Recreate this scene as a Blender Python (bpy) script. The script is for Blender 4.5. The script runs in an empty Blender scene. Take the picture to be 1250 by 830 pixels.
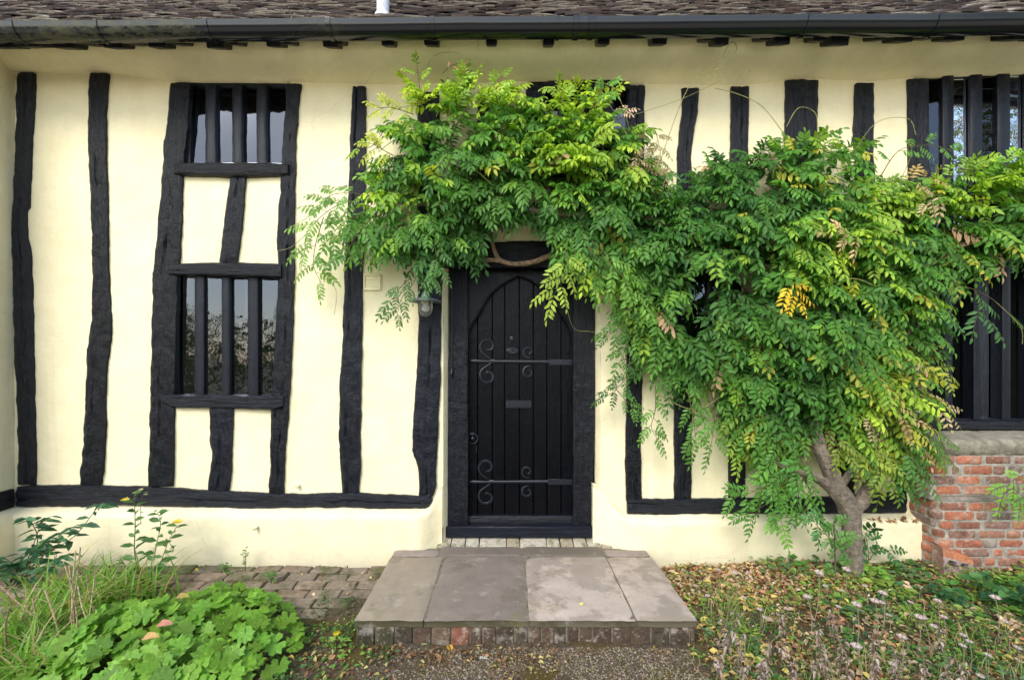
import bpy, math, random
import numpy as np
from mathutils import Vector, Matrix, noise as mn

random.seed(7); rng = np.random.default_rng(7)
PI = math.pi
scene = bpy.context.scene
COL = scene.collection

# ------------------------------------------------------------------ camera geometry
F, CX, CY = 555.56, 620.0, 435.0      # focal length / principal point in photograph pixels
D, CZ = 3.56, 1.635                   # camera to wall plane (y = 0), eye height

def W(px, py, y=0.0):
    d = D + y
    return Vector(((px - CX) / F * d, y, CZ + (CY - py) / F * d))
def X(px, y=0.0): return (px - CX) / F * (D + y)
def Z(py, y=0.0): return CZ + (CY - py) / F * (D + y)
def G(px, py, z=0.0):
    d = (CZ - z) * F / (py - CY)
    return Vector(((px - CX) / F * d, d - D, z))
def nz(x, y=0.0, z=0.0): return mn.noise(Vector((x, y, z)))
def fr(x, y=0.0, z=0.0, o=4): return mn.fractal(Vector((x, y, z)), 1.0, 2.0, o)

# ------------------------------------------------------------------ materials
def mat(name):
    m = bpy.data.materials.new(name); m.use_nodes = True
    nt = m.node_tree; b = nt.nodes['Principled BSDF']
    return m, nt, b
def N(nt, t, **kw):
    n = nt.nodes.new(t)
    for k, v in kw.items():
        if k.startswith('i_'):
            key = k[2:]
            n.inputs[int(key) if key.isdigit() else key].default_value = v
        else: setattr(n, k, v)
    return n
def L(nt, a, b): nt.links.new(a, b)
def ramp(nt, stops, fac=None):
    r = nt.nodes.new('ShaderNodeValToRGB'); e = r.color_ramp.elements
    while len(e) < len(stops): e.new(0.5)
    for el, (p, c) in zip(e, stops):
        el.position = p; el.color = (c[0], c[1], c[2], 1) if not isinstance(c, (int, float)) else (c, c, c, 1)
    if fac is not None: L(nt, fac, r.inputs['Fac'])
    return r
def coords(nt, scale=(1, 1, 1), src='Object'):
    tc = N(nt, 'ShaderNodeTexCoord'); mp = N(nt, 'ShaderNodeMapping'); mp.inputs['Scale'].default_value = scale
    L(nt, tc.outputs[src], mp.inputs['Vector']); return mp.outputs['Vector']
def noise_tex(nt, vec, scale, detail=5, rough=0.55):
    n = N(nt, 'ShaderNodeTexNoise'); n.inputs['Scale'].default_value = scale
    n.inputs['Detail'].default_value = detail; n.inputs['Roughness'].default_value = rough
    if vec is not None: L(nt, vec, n.inputs['Vector'])
    return n
def mixc(nt, fac, a, b, mode='MIX'):
    m = N(nt, 'ShaderNodeMix', data_type='RGBA', blend_type=mode)
    for sock, v in ((m.inputs[0], fac), (m.inputs[6], a), (m.inputs[7], b)):
        if isinstance(v, bpy.types.NodeSocket): L(nt, v, sock)
        elif isinstance(v, (int, float)): sock.default_value = v
        else: sock.default_value = (v[0], v[1], v[2], 1)
    return m.outputs[2]
def bump(nt, b, h, strength=0.3, dist=0.01, chain=None):
    bp = N(nt, 'ShaderNodeBump'); bp.inputs['Strength'].default_value = strength; bp.inputs['Distance'].default_value = dist
    L(nt, h, bp.inputs['Height'])
    if chain is not None: L(nt, chain, bp.inputs['Normal'])
    L(nt, bp.outputs['Normal'], b.inputs['Normal']); return bp.outputs['Normal']

def m_plaster(name='cream_limewash', base=(0.825, 0.745, 0.505)):
    m, nt, b = mat(name)
    v = coords(nt)
    n1 = noise_tex(nt, v, 1.3, 6, 0.6)
    vs = coords(nt, (9, 9, 0.8)); n2 = noise_tex(nt, vs, 1.6, 5, 0.6)
    r1 = ramp(nt, [(0.3, (base[0]*0.95, base[1]*0.94, base[2]*0.90)), (0.62, base)], n1.outputs['Fac'])
    r2 = ramp(nt, [(0.25, (0.97, 0.965, 0.95)), (0.5, (1, 1, 1))], n2.outputs['Fac'])
    c = mixc(nt, 1.0, r1.outputs['Color'], r2.outputs['Color'], 'MULTIPLY')
    # splash dirt and algae low on the plinth, a few specks
    tc = N(nt, 'ShaderNodeTexCoord'); sp = N(nt, 'ShaderNodeSeparateXYZ'); L(nt, tc.outputs['Object'], sp.inputs[0])
    n3 = noise_tex(nt, v, 5, 6, 0.65)
    ad = N(nt, 'ShaderNodeMath', operation='MULTIPLY_ADD'); L(nt, n3.outputs['Fac'], ad.inputs[0]); ad.inputs[1].default_value = 0.22; L(nt, sp.outputs['Z'], ad.inputs[2])
    rz = ramp(nt, [(0.12, 1.0), (0.30, 0.0)], ad.outputs[0])
    c = mixc(nt, N_mul(nt, rz.outputs['Color'], 0.55), c, (0.42, 0.40, 0.30))
    n4 = noise_tex(nt, v, 38, 2, 0.5); r4 = ramp(nt, [(0.735, 0.0), (0.77, 0.5)], n4.outputs['Fac'])
    c = mixc(nt, r4.outputs['Color'], c, (0.45, 0.38, 0.25))
    # trowel mottling, run-off streaks under the timbers, hairline cracks
    n7 = noise_tex(nt, v, 4.2, 7, 0.7); r7 = ramp(nt, [(0.34, (0.93, 0.925, 0.90)), (0.60, (1.02, 1.02, 1.02))], n7.outputs['Fac'])
    c = mixc(nt, 1.0, c, r7.outputs['Color'], 'MULTIPLY')
    vd = coords(nt, (16, 16, 0.55)); n8 = noise_tex(nt, vd, 1.0, 4, 0.6); r8 = ramp(nt, [(0.60, 0.0), (0.74, 0.22)], n8.outputs['Fac'])
    c = mixc(nt, r8.outputs['Color'], c, (0.55, 0.49, 0.34))
    nw = noise_tex(nt, v, 3.0, 4, 0.6); wv_ = mixc(nt, 0.16, v, nw.outputs['Color'], 'ADD')
    vo = N(nt, 'ShaderNodeTexVoronoi', feature='DISTANCE_TO_EDGE'); vo.inputs['Scale'].default_value = 1.5; L(nt, wv_, vo.inputs['Vector'])
    rc = ramp(nt, [(0.0, 1.0), (0.006, 0.0)], vo.outputs['Distance'])
    nm = noise_tex(nt, v, 1.1, 3, 0.5); rm = ramp(nt, [(0.55, 0.0), (0.63, 0.22)], nm.outputs['Fac'])
    ck = N(nt, 'ShaderNodeMath', operation='MULTIPLY'); L(nt, rc.outputs['Color'], ck.inputs[0]); L(nt, rm.outputs['Color'], ck.inputs[1])
    c = mixc(nt, ck.outputs[0], c, (0.33, 0.28, 0.18))
    L(nt, c, b.inputs['Base Color']); b.inputs['Roughness'].default_value = 0.88
    b.inputs['Specular IOR Level'].default_value = 0.25
    n5 = noise_tex(nt, v, 7, 6, 0.55); n6 = noise_tex(nt, v, 60, 4, 0.6)
    ch = bump(nt, b, n5.outputs['Fac'], 0.42, 0.025)
    ch = bump(nt, b, n7.outputs['Fac'], 0.35, 0.02, ch)
    bump(nt, b, n6.outputs['Fac'], 0.25, 0.005, ch)
    return m
def N_mul(nt, s, k):
    n = N(nt, 'ShaderNodeMath', operation='MULTIPLY'); L(nt, s, n.inputs[0]); n.inputs[1].default_value = k; return n.outputs[0]

def m_timber(name, vertical=True, base=0.0036, rough=(0.26, 0.46), strength=0.85, spec=0.33):
    m, nt, b = mat(name)
    sc = (26, 26, 2.2) if vertical else (2.2, 26, 26)
    v = coords(nt, sc); n1 = noise_tex(nt, v, 1.6, 8, 0.7)
    v0 = coords(nt); n2 = noise_tex(nt, v0, 22, 6, 0.7); n3 = noise_tex(nt, v0, 2.2, 4, 0.6)
    r = ramp(nt, [(0.3, (base*0.6, base*0.8, base*1.5)), (0.60, (base*1.2, base*1.6, base*2.9)), (0.76, (base*2.8, base*3.6, base*6.2))], n1.outputs['Fac'])
    scuff = ramp(nt, [(0.63, 0.0), (0.74, 0.4)], n2.outputs['Fac'])
    c = mixc(nt, scuff.outputs['Color'], r.outputs['Color'], (0.042, 0.047, 0.064))
    sv = coords(nt, (34, 34, 1.3) if vertical else (1.3, 34, 34)); n9 = noise_tex(nt, sv, 1.0, 3, 0.5)
    spl = ramp(nt, [(0.655, 0.0), (0.69, 0.9)], n9.outputs['Fac'])
    c = mixc(nt, spl.outputs['Color'], c, (0.0015, 0.0015, 0.002))
    oi = N(nt, 'ShaderNodeObjectInfo'); ro = ramp(nt, [(0.0, 0.65), (1.0, 1.45)], oi.outputs['Random'])
    c = mixc(nt, 1.0, c, ro.outputs['Color'], 'MULTIPLY')
    L(nt, c, b.inputs['Base Color'])
    rr = ramp(nt, [(0.3, rough[0]), (0.7, rough[1])], n3.outputs['Fac']); L(nt, rr.outputs['Color'], b.inputs['Roughness'])
    b.inputs['Specular IOR Level'].default_value = spec
    n11 = noise_tex(nt, v0, 7, 5, 0.6)
    ch0 = bump(nt, b, n11.outputs['Fac'], strength*0.7, 0.03)
    ch1 = bump(nt, b, spl.outputs['Color'], -min(1, strength), 0.015, ch0)
    ch = bump(nt, b, n1.outputs['Fac'], min(1, strength*1.4), 0.02, ch1)
    bump(nt, b, n2.outputs['Fac'], strength*0.8, 0.012, ch)
    return m

def m_simple(name, col, rough=0.5, metal=0.0, spec=0.5, nscale=40, var=0.15, bstr=0.1, coat=0.0):
    m, nt, b = mat(name); v = coords(nt)
    n = noise_tex(nt, v, nscale, 5, 0.6)
    lo = tuple(c*(1-var) for c in col); hi = tuple(min(1, c*(1+var)) for c in col)
    r = ramp(nt, [(0.3, lo), (0.7, hi)], n.outputs['Fac']); L(nt, r.outputs['Color'], b.inputs['Base Color'])
    b.inputs['Roughness'].default_value = rough; b.inputs['Metallic'].default_value = metal
    b.inputs['Specular IOR Level'].default_value = spec; b.inputs['Coat Weight'].default_value = coat
    if bstr: bump(nt, b, n.outputs['Fac'], bstr, 0.004)
    return m

def m_leaf(name, trans=0.36, rough=0.48, spec=0.3):
    m, nt, b = mat(name)
    at = N(nt, 'ShaderNodeAttribute', attribute_name='col')
    n = noise_tex(nt, coords(nt), 90, 2, 0.5)
    r = ramp(nt, [(0.3, 0.8), (0.7, 1.15)], n.outputs['Fac'])
    c = mixc(nt, 1.0, at.outputs['Color'], r.outputs['Color'], 'MULTIPLY')
    L(nt, c, b.inputs['Base Color']); b.inputs['Roughness'].default_value = rough; b.inputs['Specular IOR Level'].default_value = spec
    tr = N(nt, 'ShaderNodeBsdfTranslucent')
    c2 = mixc(nt, 1.0, c, (1.7, 1.8, 0.6), 'MULTIPLY'); L(nt, c2, tr.inputs['Color'])
    mx = N(nt, 'ShaderNodeMixShader'); mx.inputs[0].default_value = trans
    L(nt, b.outputs[0], mx.inputs[1]); L(nt, tr.outputs[0], mx.inputs[2])
    L(nt, mx.outputs[0], nt.nodes['Material Output'].inputs['Surface'])
    return m

def m_attr(name, rough=0.8, nscale=30, var=(0.75, 1.2), bstr=0.4, bdist=0.008, spec=0.3, moss=None, extra=None):
    """per-piece colour from the 'col' attribute, mottled; optional moss / lichen patches"""
    m, nt, b = mat(name); v = coords(nt)
    at = N(nt, 'ShaderNodeAttribute', attribute_name='col')
    n = noise_tex(nt, v, nscale, 7, 0.65)
    r = ramp(nt, [(0.28, var[0]), (0.72, var[1])], n.outputs['Fac'])
    c = mixc(nt, 1.0, at.outputs['Color'], r.outputs['Color'], 'MULTIPLY')
    for (sc, lo, hi, amt, colr) in (extra or []):
        q = noise_tex(nt, v, sc, 6, 0.65); rq = ramp(nt, [(lo, 0.0), (hi, amt)], q.outputs['Fac'])
        c = mixc(nt, rq.outputs['Color'], c, colr)
    L(nt, c, b.inputs['Base Color']); b.inputs['Roughness'].default_value = rough; b.inputs['Specular IOR Level'].default_value = spec
    n2 = noise_tex(nt, v, nscale*2.6, 6, 0.7)
    ch = bump(nt, b, n.outputs['Fac'], bstr, bdist); bump(nt, b, n2.outputs['Fac'], bstr*0.6, bdist*0.4, ch)
    return m

def m_glass(name, fac=0.3, tint=(0.02, 0.022, 0.02), wav=0.02):
    m, nt, b = mat(name)
    v = coords(nt); n = noise_tex(nt, v, 9, 3, 0.5)
    bp = N(nt, 'ShaderNodeBump'); bp.inputs['Strength'].default_value = wav*10; bp.inputs['Distance'].default_value = 0.004
    L(nt, n.outputs['Fac'], bp.inputs['Height'])
    gl = N(nt, 'ShaderNodeBsdfGlossy'); gl.inputs['Roughness'].default_value = 0.015; gl.inputs['Color'].default_value = (0.80, 0.88, 1, 1)
    L(nt, bp.outputs['Normal'], gl.inputs['Normal'])
    tp = N(nt, 'ShaderNodeBsdfTransparent'); tp.inputs['Color'].default_value = (0.72, 0.78, 0.74, 1)
    fz = N(nt, 'ShaderNodeFresnel'); fz.inputs['IOR'].default_value = 1.5
    mm = N(nt, 'ShaderNodeMath', operation='MAXIMUM'); L(nt, fz.outputs[0], mm.inputs[0]); mm.inputs[1].default_value = fac
    mx = N(nt, 'ShaderNodeMixShader'); L(nt, mm.outputs[0], mx.inputs[0]); L(nt, tp.outputs[0], mx.inputs[1]); L(nt, gl.outputs[0], mx.inputs[2])
    L(nt, mx.outputs[0], nt.nodes['Material Output'].inputs['Surface'])
    return m

M = {}
M['plaster'] = m_plaster()
M['timber'] = m_timber('black_painted_oak', True)
M['timber_h'] = m_timber('black_painted_beam', False)
M['joinery'] = m_timber('black_gloss_joinery', True, 0.0042, (0.28, 0.45), 0.25, 0.3)
M['joinery_h'] = m_timber('black_gloss_rail', False, 0.0042, (0.28, 0.45), 0.25, 0.3)
M['door'] = m_timber('black_gloss_door', True, 0.0016, (0.24, 0.40), 0.2, 0.15)
M['iron'] = m_simple('black_iron', (0.009, 0.011, 0.017), 0.32, 0.0, 0.38, 120, 0.4, 0.35)
M['glass'] = m_glass('old_window_glass', 0.088)
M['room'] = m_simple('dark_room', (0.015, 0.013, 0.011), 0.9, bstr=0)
M['leaf'] = m_leaf('leaf_blade')
M['dryleaf'] = m_leaf('dry_leaf_blade', 0.22, 0.7, 0.2)
M['grey_bark'] = m_attr('wisteria_bark', 0.9, 34, (0.42, 1.35), 1.0, 0.03, extra=[(11, 0.56, 0.66, 0.4, (0.30, 0.28, 0.22)), (60, 0.58, 0.66, 0.5, (0.08, 0.06, 0.045))])
M['brick'] = m_attr('weathered_brick', 0.88, 30, (0.55, 1.3), 0.8, 0.012,
    extra=[(7, 0.56, 0.68, 0.55, (0.34, 0.31, 0.27)), (16, 0.6, 0.7, 0.5, (0.06, 0.055, 0.05)), (4, 0.58, 0.72, 0.3, (0.20, 0.17, 0.10)), (13, 0.54, 0.68, 0.55, (0.50, 0.42, 0.35)), (48, 0.58, 0.68, 0.35, (0.55, 0.5, 0.44))])
M['stone'] = m_attr('sandstone_flag', 0.75, 6, (0.78, 1.15), 0.35, 0.006,
    extra=[(2.4, 0.53, 0.58, 0.45, (0.16, 0.135, 0.10)), (7, 0.58, 0.66, 0.4, (0.44, 0.385, 0.34)), (4.2, 0.60, 0.64, 0.42, (0.125, 0.10, 0.075)), (3.1, 0.60, 0.66, 0.4, (0.17, 0.16, 0.06)), (55, 0.64, 0.70, 0.5, (0.09, 0.08, 0.065))])
M['coping'] = m_attr('worn_stone_coping', 0.85, 20, (0.6, 1.2), 0.9, 0.015, extra=[(9, 0.5, 0.64, 0.6, (0.10, 0.095, 0.08)), (5, 0.55, 0.7, 0.5, (0.34, 0.31, 0.23))])
M['paver'] = m_attr('old_paving_brick', 0.88, 22, (0.6, 1.25), 0.8, 0.012,
    extra=[(5, 0.50, 0.62, 0.75, (0.075, 0.085, 0.028)), (24, 0.6, 0.7, 0.6, (0.10, 0.085, 0.06))])
M['tile'] = m_attr('clay_roof_tile', 0.8, 34, (0.6, 1.3), 0.7, 0.01,
    extra=[(28, 0.62, 0.68, 0.8, (0.42, 0.37, 0.31)), (9, 0.6, 0.72, 0.5, (0.05, 0.035, 0.035)), (2.3, 0.68, 0.76, 0.5, (0.30, 0.26, 0.12))])
M['white_pipe'] = m_simple('grey_white_pipe', (0.55, 0.56, 0.6), 0.4)
M['lamp_grey'] = m_simple('galvanised_shade', (0.20, 0.23, 0.30), 0.4, 0.3)
M['lamp_under'] = m_simple('shade_underside', (0.7, 0.68, 0.62), 0.5)
M['cream_plastic'] = m_simple('cream_painted_plate', (0.80, 0.72, 0.46), 0.45, bstr=0.05, var=0.04)

def m_gutter():
    m, nt, b = mat('black_gutter')
    v = coords(nt); vs = coords(nt, (0.9, 1, 1)); n1 = noise_tex(nt, vs, 2.0, 3, 0.5)
    vd = coords(nt, (14, 30, 30)); n2 = noise_tex(nt, vd, 1.0, 6, 0.7)
    tc = N(nt, 'ShaderNodeTexCoord'); sp = N(nt, 'ShaderNodeSeparateXYZ'); L(nt, tc.outputs['Object'], sp.inputs[0])
    rx = ramp(nt, [(0.0, 1.0), (0.42, 0.9), (0.50, 0.0)], None)
    mr = N(nt, 'ShaderNodeMapRange'); L(nt, sp.outputs['X'], mr.inputs['Value']); mr.inputs['From Min'].default_value = -4.5; mr.inputs['From Max'].default_value = 2.5
    L(nt, mr.outputs[0], rx.inputs['Fac'])
    a = N(nt, 'ShaderNodeMath', operation='MULTIPLY'); L(nt, n1.outputs['Fac'], a.inputs[0]); L(nt, n2.outputs['Fac'], a.inputs[1])
    r = ramp(nt, [(0.24, 0.0), (0.36, 0.6)], a.outputs[0])
    mk = N(nt, 'ShaderNodeMath', operation='MULTIPLY'); L(nt, r.outputs['Color'], mk.inputs[0]); L(nt, rx.outputs['Color'], mk.inputs[1])
    c = mixc(nt, mk.outputs[0], (0.006, 0.008, 0.013), (0.10, 0.10, 0.045))
    L(nt, c, b.inputs['Base Color'])
    b.inputs['Coat Weight'].default_value = 0.15; b.inputs['Coat Roughness'].default_value = 0.05
    rr = ramp(nt, [(0.0, 0.16), (0.5, 0.6)], mk.outputs[0]); L(nt, rr.outputs['Color'], b.inputs['Roughness'])
    b.inputs['Specular IOR Level'].default_value = 0.42
    return m
M['gutter'] = m_gutter()

def m_lampglass():
    m, nt, b = mat('clear_lamp_glass')
    b.inputs['Base Color'].default_value = (0.9, 0.9, 0.88, 1); b.inputs['Roughness'].default_value = 0.05
    b.inputs['Transmission Weight'].default_value = 0.9; b.inputs['IOR'].default_value = 1.3
    n = noise_tex(nt, coords(nt), 60, 2); bump(nt, b, n.outputs['Fac'], 0.05, 0.002)
    return m
M['lampglass'] = m_lampglass()

def m_ground():
    m, nt, b = mat('soil_and_bounce_ground')
    v = coords(nt)
    n1 = noise_tex(nt, v, 45, 8, 0.75); n2 = noise_tex(nt, v, 3.0, 6, 0.6); n3 = noise_tex(nt, v, 130, 4, 0.7)
    soil = ramp(nt, [(0.3, (0.05, 0.035, 0.022)), (0.55, (0.14, 0.105, 0.068)), (0.72, (0.28, 0.225, 0.16))], n1.outputs['Fac'])
    moss = ramp(nt, [(0.35, (0.05, 0.038, 0.010)), (0.65, (0.17, 0.125, 0.025))], n3.outputs['Fac'])
    mk = ramp(nt, [(0.50, 0.0), (0.60, 0.85)], n2.outputs['Fac'])
    c = mixc(nt, mk.outputs['Color'], soil.outputs['Color'], moss.outputs['Color'])
    tc = N(nt, 'ShaderNodeTexCoord'); sx = N(nt, 'ShaderNodeSeparateXYZ'); L(nt, tc.outputs['Object'], sx.inputs[0]); ab = N_mul(nt, sx.outputs['Y'], -1.0)
    mr = N(nt, 'ShaderNodeMapRange'); L(nt, ab, mr.inputs['Value']); mr.inputs['From Min'].default_value = 2.6; mr.inputs['From Max'].default_value = 3.4
    c = mixc(nt, mr.outputs[0], c, (0.58, 0.50, 0.35))  # unseen ground behind camera, made pale and warm to bounce light onto the cove
    L(nt, c, b.inputs['Base Color']); b.inputs['Roughness'].default_value = 0.95; b.inputs['Specular IOR Level'].default_value = 0.2
    ch = bump(nt, b, n1.outputs['Fac'], 0.9, 0.02); bump(nt, b, n3.outputs['Fac'], 0.7, 0.006, ch)
    return m
M['ground'] = m_ground()

# ------------------------------------------------------------------ object helpers
def link(o, parent=None):
    COL.objects.link(o)
    if parent is not None:
        o.parent = parent
    return o
def empty(name, loc=(0, 0, 0)):
    o = bpy.data.objects.new(name, None); o.location = loc; o.empty_display_size = 0.1
    return link(o)
def tag(o, label=None, cat=None, group=None, kind=None):
    if label: o['label'] = label
    if cat: o['category'] = cat
    if group: o['group'] = group
    if kind: o['kind'] = kind
    return o

class MB:
    """collects verts / faces / per-vertex colours for ONE mesh object"""
    def __init__(s): s.v = []; s.f = []; s.c = []; s.cur = (0.5, 0.5, 0.5)
    def vert(s, p): s.v.append((p[0], p[1], p[2])); s.c.append(s.cur); return len(s.v) - 1
    def face(s, *ids): s.f.append(ids)
    def box(s, lo, hi, jit=0.0, bev=0.0):
        x0, y0, z0 = lo; x1, y1, z1 = hi
        if bev <= 0:
            P = [(x0,y0,z0),(x1,y0,z0),(x1,y1,z0),(x0,y1,z0),(x0,y0,z1),(x1,y0,z1),(x1,y1,z1),(x0,y1,z1)]
            b = [s.vert([q + random.uniform(-jit, jit) for q in p]) for p in P]
            for q in ((0,3,2,1),(4,5,6,7),(0,1,5,4),(1,2,6,5),(2,3,7,6),(3,0,4,7)): s.face(*[b[i] for i in q])
            return
        # chamfered box: 24 verts
        c = [(x0+x1)/2, (y0+y1)/2, (z0+z1)/2]; h = [(x1-x0)/2, (y1-y0)/2, (z1-z0)/2]
        bev = min(bev, 0.45*min(h)*2)
        idx = {}
        for sx in (-1, 1):
            for sy in (-1, 1):
                for sz in (-1, 1):
                    j = [random.uniform(-jit, jit) for _ in range(3)]
                    for ax in range(3):
                        p = []
                        for k, sg in enumerate((sx, sy, sz)):
                            p.append(c[k] + sg*(h[k] - (0 if k == ax else bev)) + j[k])
                        idx[(sx, sy, sz, ax)] = s.vert(p)
        def fc(*ks): s.face(*[idx[k] for k in ks])
        for ax in range(3):
            o1, o2 = [(1, 2), (2, 0), (0, 1)][ax]
            for sg in (-1, 1):
                ring = []
                for (a, b_) in ((-1, -1), (1, -1), (1, 1), (-1, 1)):
                    k = [0, 0, 0]; k[ax] = sg; k[o1] = a; k[o2] = b_
                    ring.append((k[0], k[1], k[2], ax))
                if sg < 0: ring.reverse()
                fc(*ring)
        for ax in range(3):
            o1, o2 = [(1, 2), (2, 0), (0, 1)][ax]
            for a in (-1, 1):
                for b_ in (-1, 1):
                    def key(sg, fax):
                        k = [0, 0, 0]; k[ax] = sg; k[o1] = a; k[o2] = b_
                        return (k[0], k[1], k[2], fax)
                    q = [key(-1, o1), key(1, o1), key(1, o2), key(-1, o2)]
                    fc(*(q if a*b_ < 0 else q[::-1]))
        for sx in (-1, 1):
            for sy in (-1, 1):
                for sz in (-1, 1):
                    q = [(sx, sy, sz, 0), (sx, sy, sz, 1), (sx, sy, sz, 2)]
                    fc(*(q if sx*sy*sz > 0 else q[::-1]))
    def tube(s, pts, rad, seg=8, cap=True, flat=1.0, nzamp=0.0, nzsc=8):
        pts = [Vector(p) for p in pts]; n = len(pts)
        if not hasattr(rad, '__len__'): rad = [rad]*n
        rings = []; up = Vector((0.13, 0.97, 0.2))
        for i, p in enumerate(pts):
            t = (pts[min(i+1, n-1)] - pts[max(i-1, 0)])
            if t.length < 1e-9: t = Vector((0, 0, 1))
            t.normalize(); a = t.cross(up)
            if a.length < 1e-4: a = t.cross(Vector((1, 0, 0)))
            a.normalize(); b = a.cross(t).normalized(); r = []
            for k in range(seg):
                an = 2*PI*k/seg
                q = p + (a*math.cos(an) + b*math.sin(an)*flat)*rad[i]*(1 + (nzamp*fr(p.x*nzsc+math.cos(an)*1.3, p.y*nzsc+math.sin(an)*1.3, p.z*nzsc*0.4) if nzamp else 0))
                r.append(s.vert(q))
            rings.append(r)
        for i in range(n-1):
            for k in range(seg):
                s.face(rings[i][k], rings[i][(k+1) % seg], rings[i+1][(k+1) % seg], rings[i+1][k])
        if cap:
            s.face(*rings[0][::-1]); s.face(*rings[-1])
    def lathe(s, prof, org, seg=20, axis='z'):
        rings = []
        for (r, h) in prof:
            ring = []
            for k in range(seg):
                a = 2*PI*k/seg
                if axis == 'z': p = (org[0]+r*math.cos(a), org[1]+r*math.sin(a), org[2]+h)
                else: p = (org[0]+r*math.cos(a), org[1]+h, org[2]+r*math.sin(a))
                ring.append(s.vert(p))
            rings.append(ring)
        for i in range(len(rings)-1):
            for k in range(seg): s.face(rings[i][k], rings[i][(k+1) % seg], rings[i+1][(k+1) % seg], rings[i+1][k])
    def grid(s, P):
        """P: list of rows of points"""
        ids = [[s.vert(p) for p in row] for row in P]
        for i in range(len(ids)-1):
            for j in range(len(ids[0])-1): s.face(ids[i][j], ids[i][j+1], ids[i+1][j+1], ids[i+1][j])
        return ids
    def build(s, name, m, parent=None, smooth=True, recalc=True):
        me = bpy.data.meshes.new(name); me.from_pydata(s.v, [], s.f)
        at = me.attributes.new('col', 'FLOAT_COLOR', 'POINT')
        at.data.foreach_set('color', np.array([(c[0], c[1], c[2], 1) for c in s.c], dtype=np.float32).ravel())
        me.materials.append(m)
        if recalc:
            import bmesh
            bm = bmesh.new(); bm.from_mesh(me); bmesh.ops.recalc_face_normals(bm, faces=bm.faces); bm.to_mesh(me); bm.free()
        if smooth:
            me.shade_smooth()
            me.set_sharp_from_angle(angle=math.radians(42))
        me.update()
        o = bpy.data.objects.new(name, me); link(o, parent); return o

class Soup:
    """many copies of small leaf templates, gathered with numpy into ONE mesh"""
    def __init__(s): s.V = []; s.C = []; s.loops = []; s.tot = []; s.n = 0
    def add(s, V, faces, C):
        n, k, _ = V.shape
        s.V.append(V.reshape(-1, 3)); s.C.append(np.repeat(C, k, axis=0) if C.ndim == 2 else C.reshape(-1, 3))
        base = s.n + np.arange(n)*k
        for f in faces:
            s.loops.append((base[:, None] + np.array(f)[None, :])); s.tot.append((n, len(f)))
        s.n += n*k
    def build(s, name, m, parent=None, smooth=False):
        V = np.concatenate(s.V).astype(np.float32); C = np.concatenate(s.C).astype(np.float32)
        lp = np.concatenate([l.ravel() for l in s.loops]).astype(np.int32)
        tt = np.concatenate([np.full(n, k, dtype=np.int32) for n, k in s.tot])
        st = np.concatenate([[0], np.cumsum(tt)[:-1]]).astype(np.int32)
        me = bpy.data.meshes.new(name)
        me.vertices.add(len(V)); me.vertices.foreach_set('co', V.ravel())
        me.loops.add(len(lp)); me.loops.foreach_set('vertex_index', lp)
        me.polygons.add(len(tt)); me.polygons.foreach_set('loop_start', st); me.polygons.foreach_set('loop_total', tt)
        at = me.attributes.new('col', 'FLOAT_COLOR', 'POINT')
        at.data.foreach_set('color', np.concatenate([C, np.ones((len(C), 1), np.float32)], axis=1).ravel())
        me.materials.append(m); me.update(calc_edges=True)
        if smooth: me.shade_smooth()
        o = bpy.data.objects.new(name, me); link(o, parent); return o

def nrm(a): return a/np.maximum(np.linalg.norm(a, axis=-1, keepdims=True), 1e-9)
BLADE_F = [(0, 2, 1), (0, 3, 2), (1, 2, 5, 4), (2, 3, 6, 5), (4, 5, 7), (5, 6, 7)]
def blades(soup, P, Dv, Nv, ln, wd, C, fold=0.12, curl=0.15, shape=(0.36, 0.72, 0.8)):
    """P,Dv,Nv (n,3); ln,wd (n,) -> pointed, folded leaf blades of 8 verts"""
    Dv = nrm(Dv); S = nrm(np.cross(Dv, Nv)); Nv = nrm(np.cross(S, Dv))
    u = np.array([0, shape[0], shape[0], shape[0], shape[1], shape[1], shape[1], 1.0])
    v = np.array([0, -.5, 0, .5, -.5*shape[2], 0, .5*shape[2], 0])
    h = np.array([0, 1, 0, 1, .8, 0, .8, 0])*fold
    hc = -curl*u*u
    V = (P[:, None] + Dv[:, None]*(u[None, :, None]*ln[:, None, None]) + S[:, None]*(v[None, :, None]*wd[:, None, None])
         + Nv[:, None]*((h[None, :, None])*wd[:, None, None]*2 + hc[None, :, None]*ln[:, None, None]))
    soup.add(V, BLADE_F, C)
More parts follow.
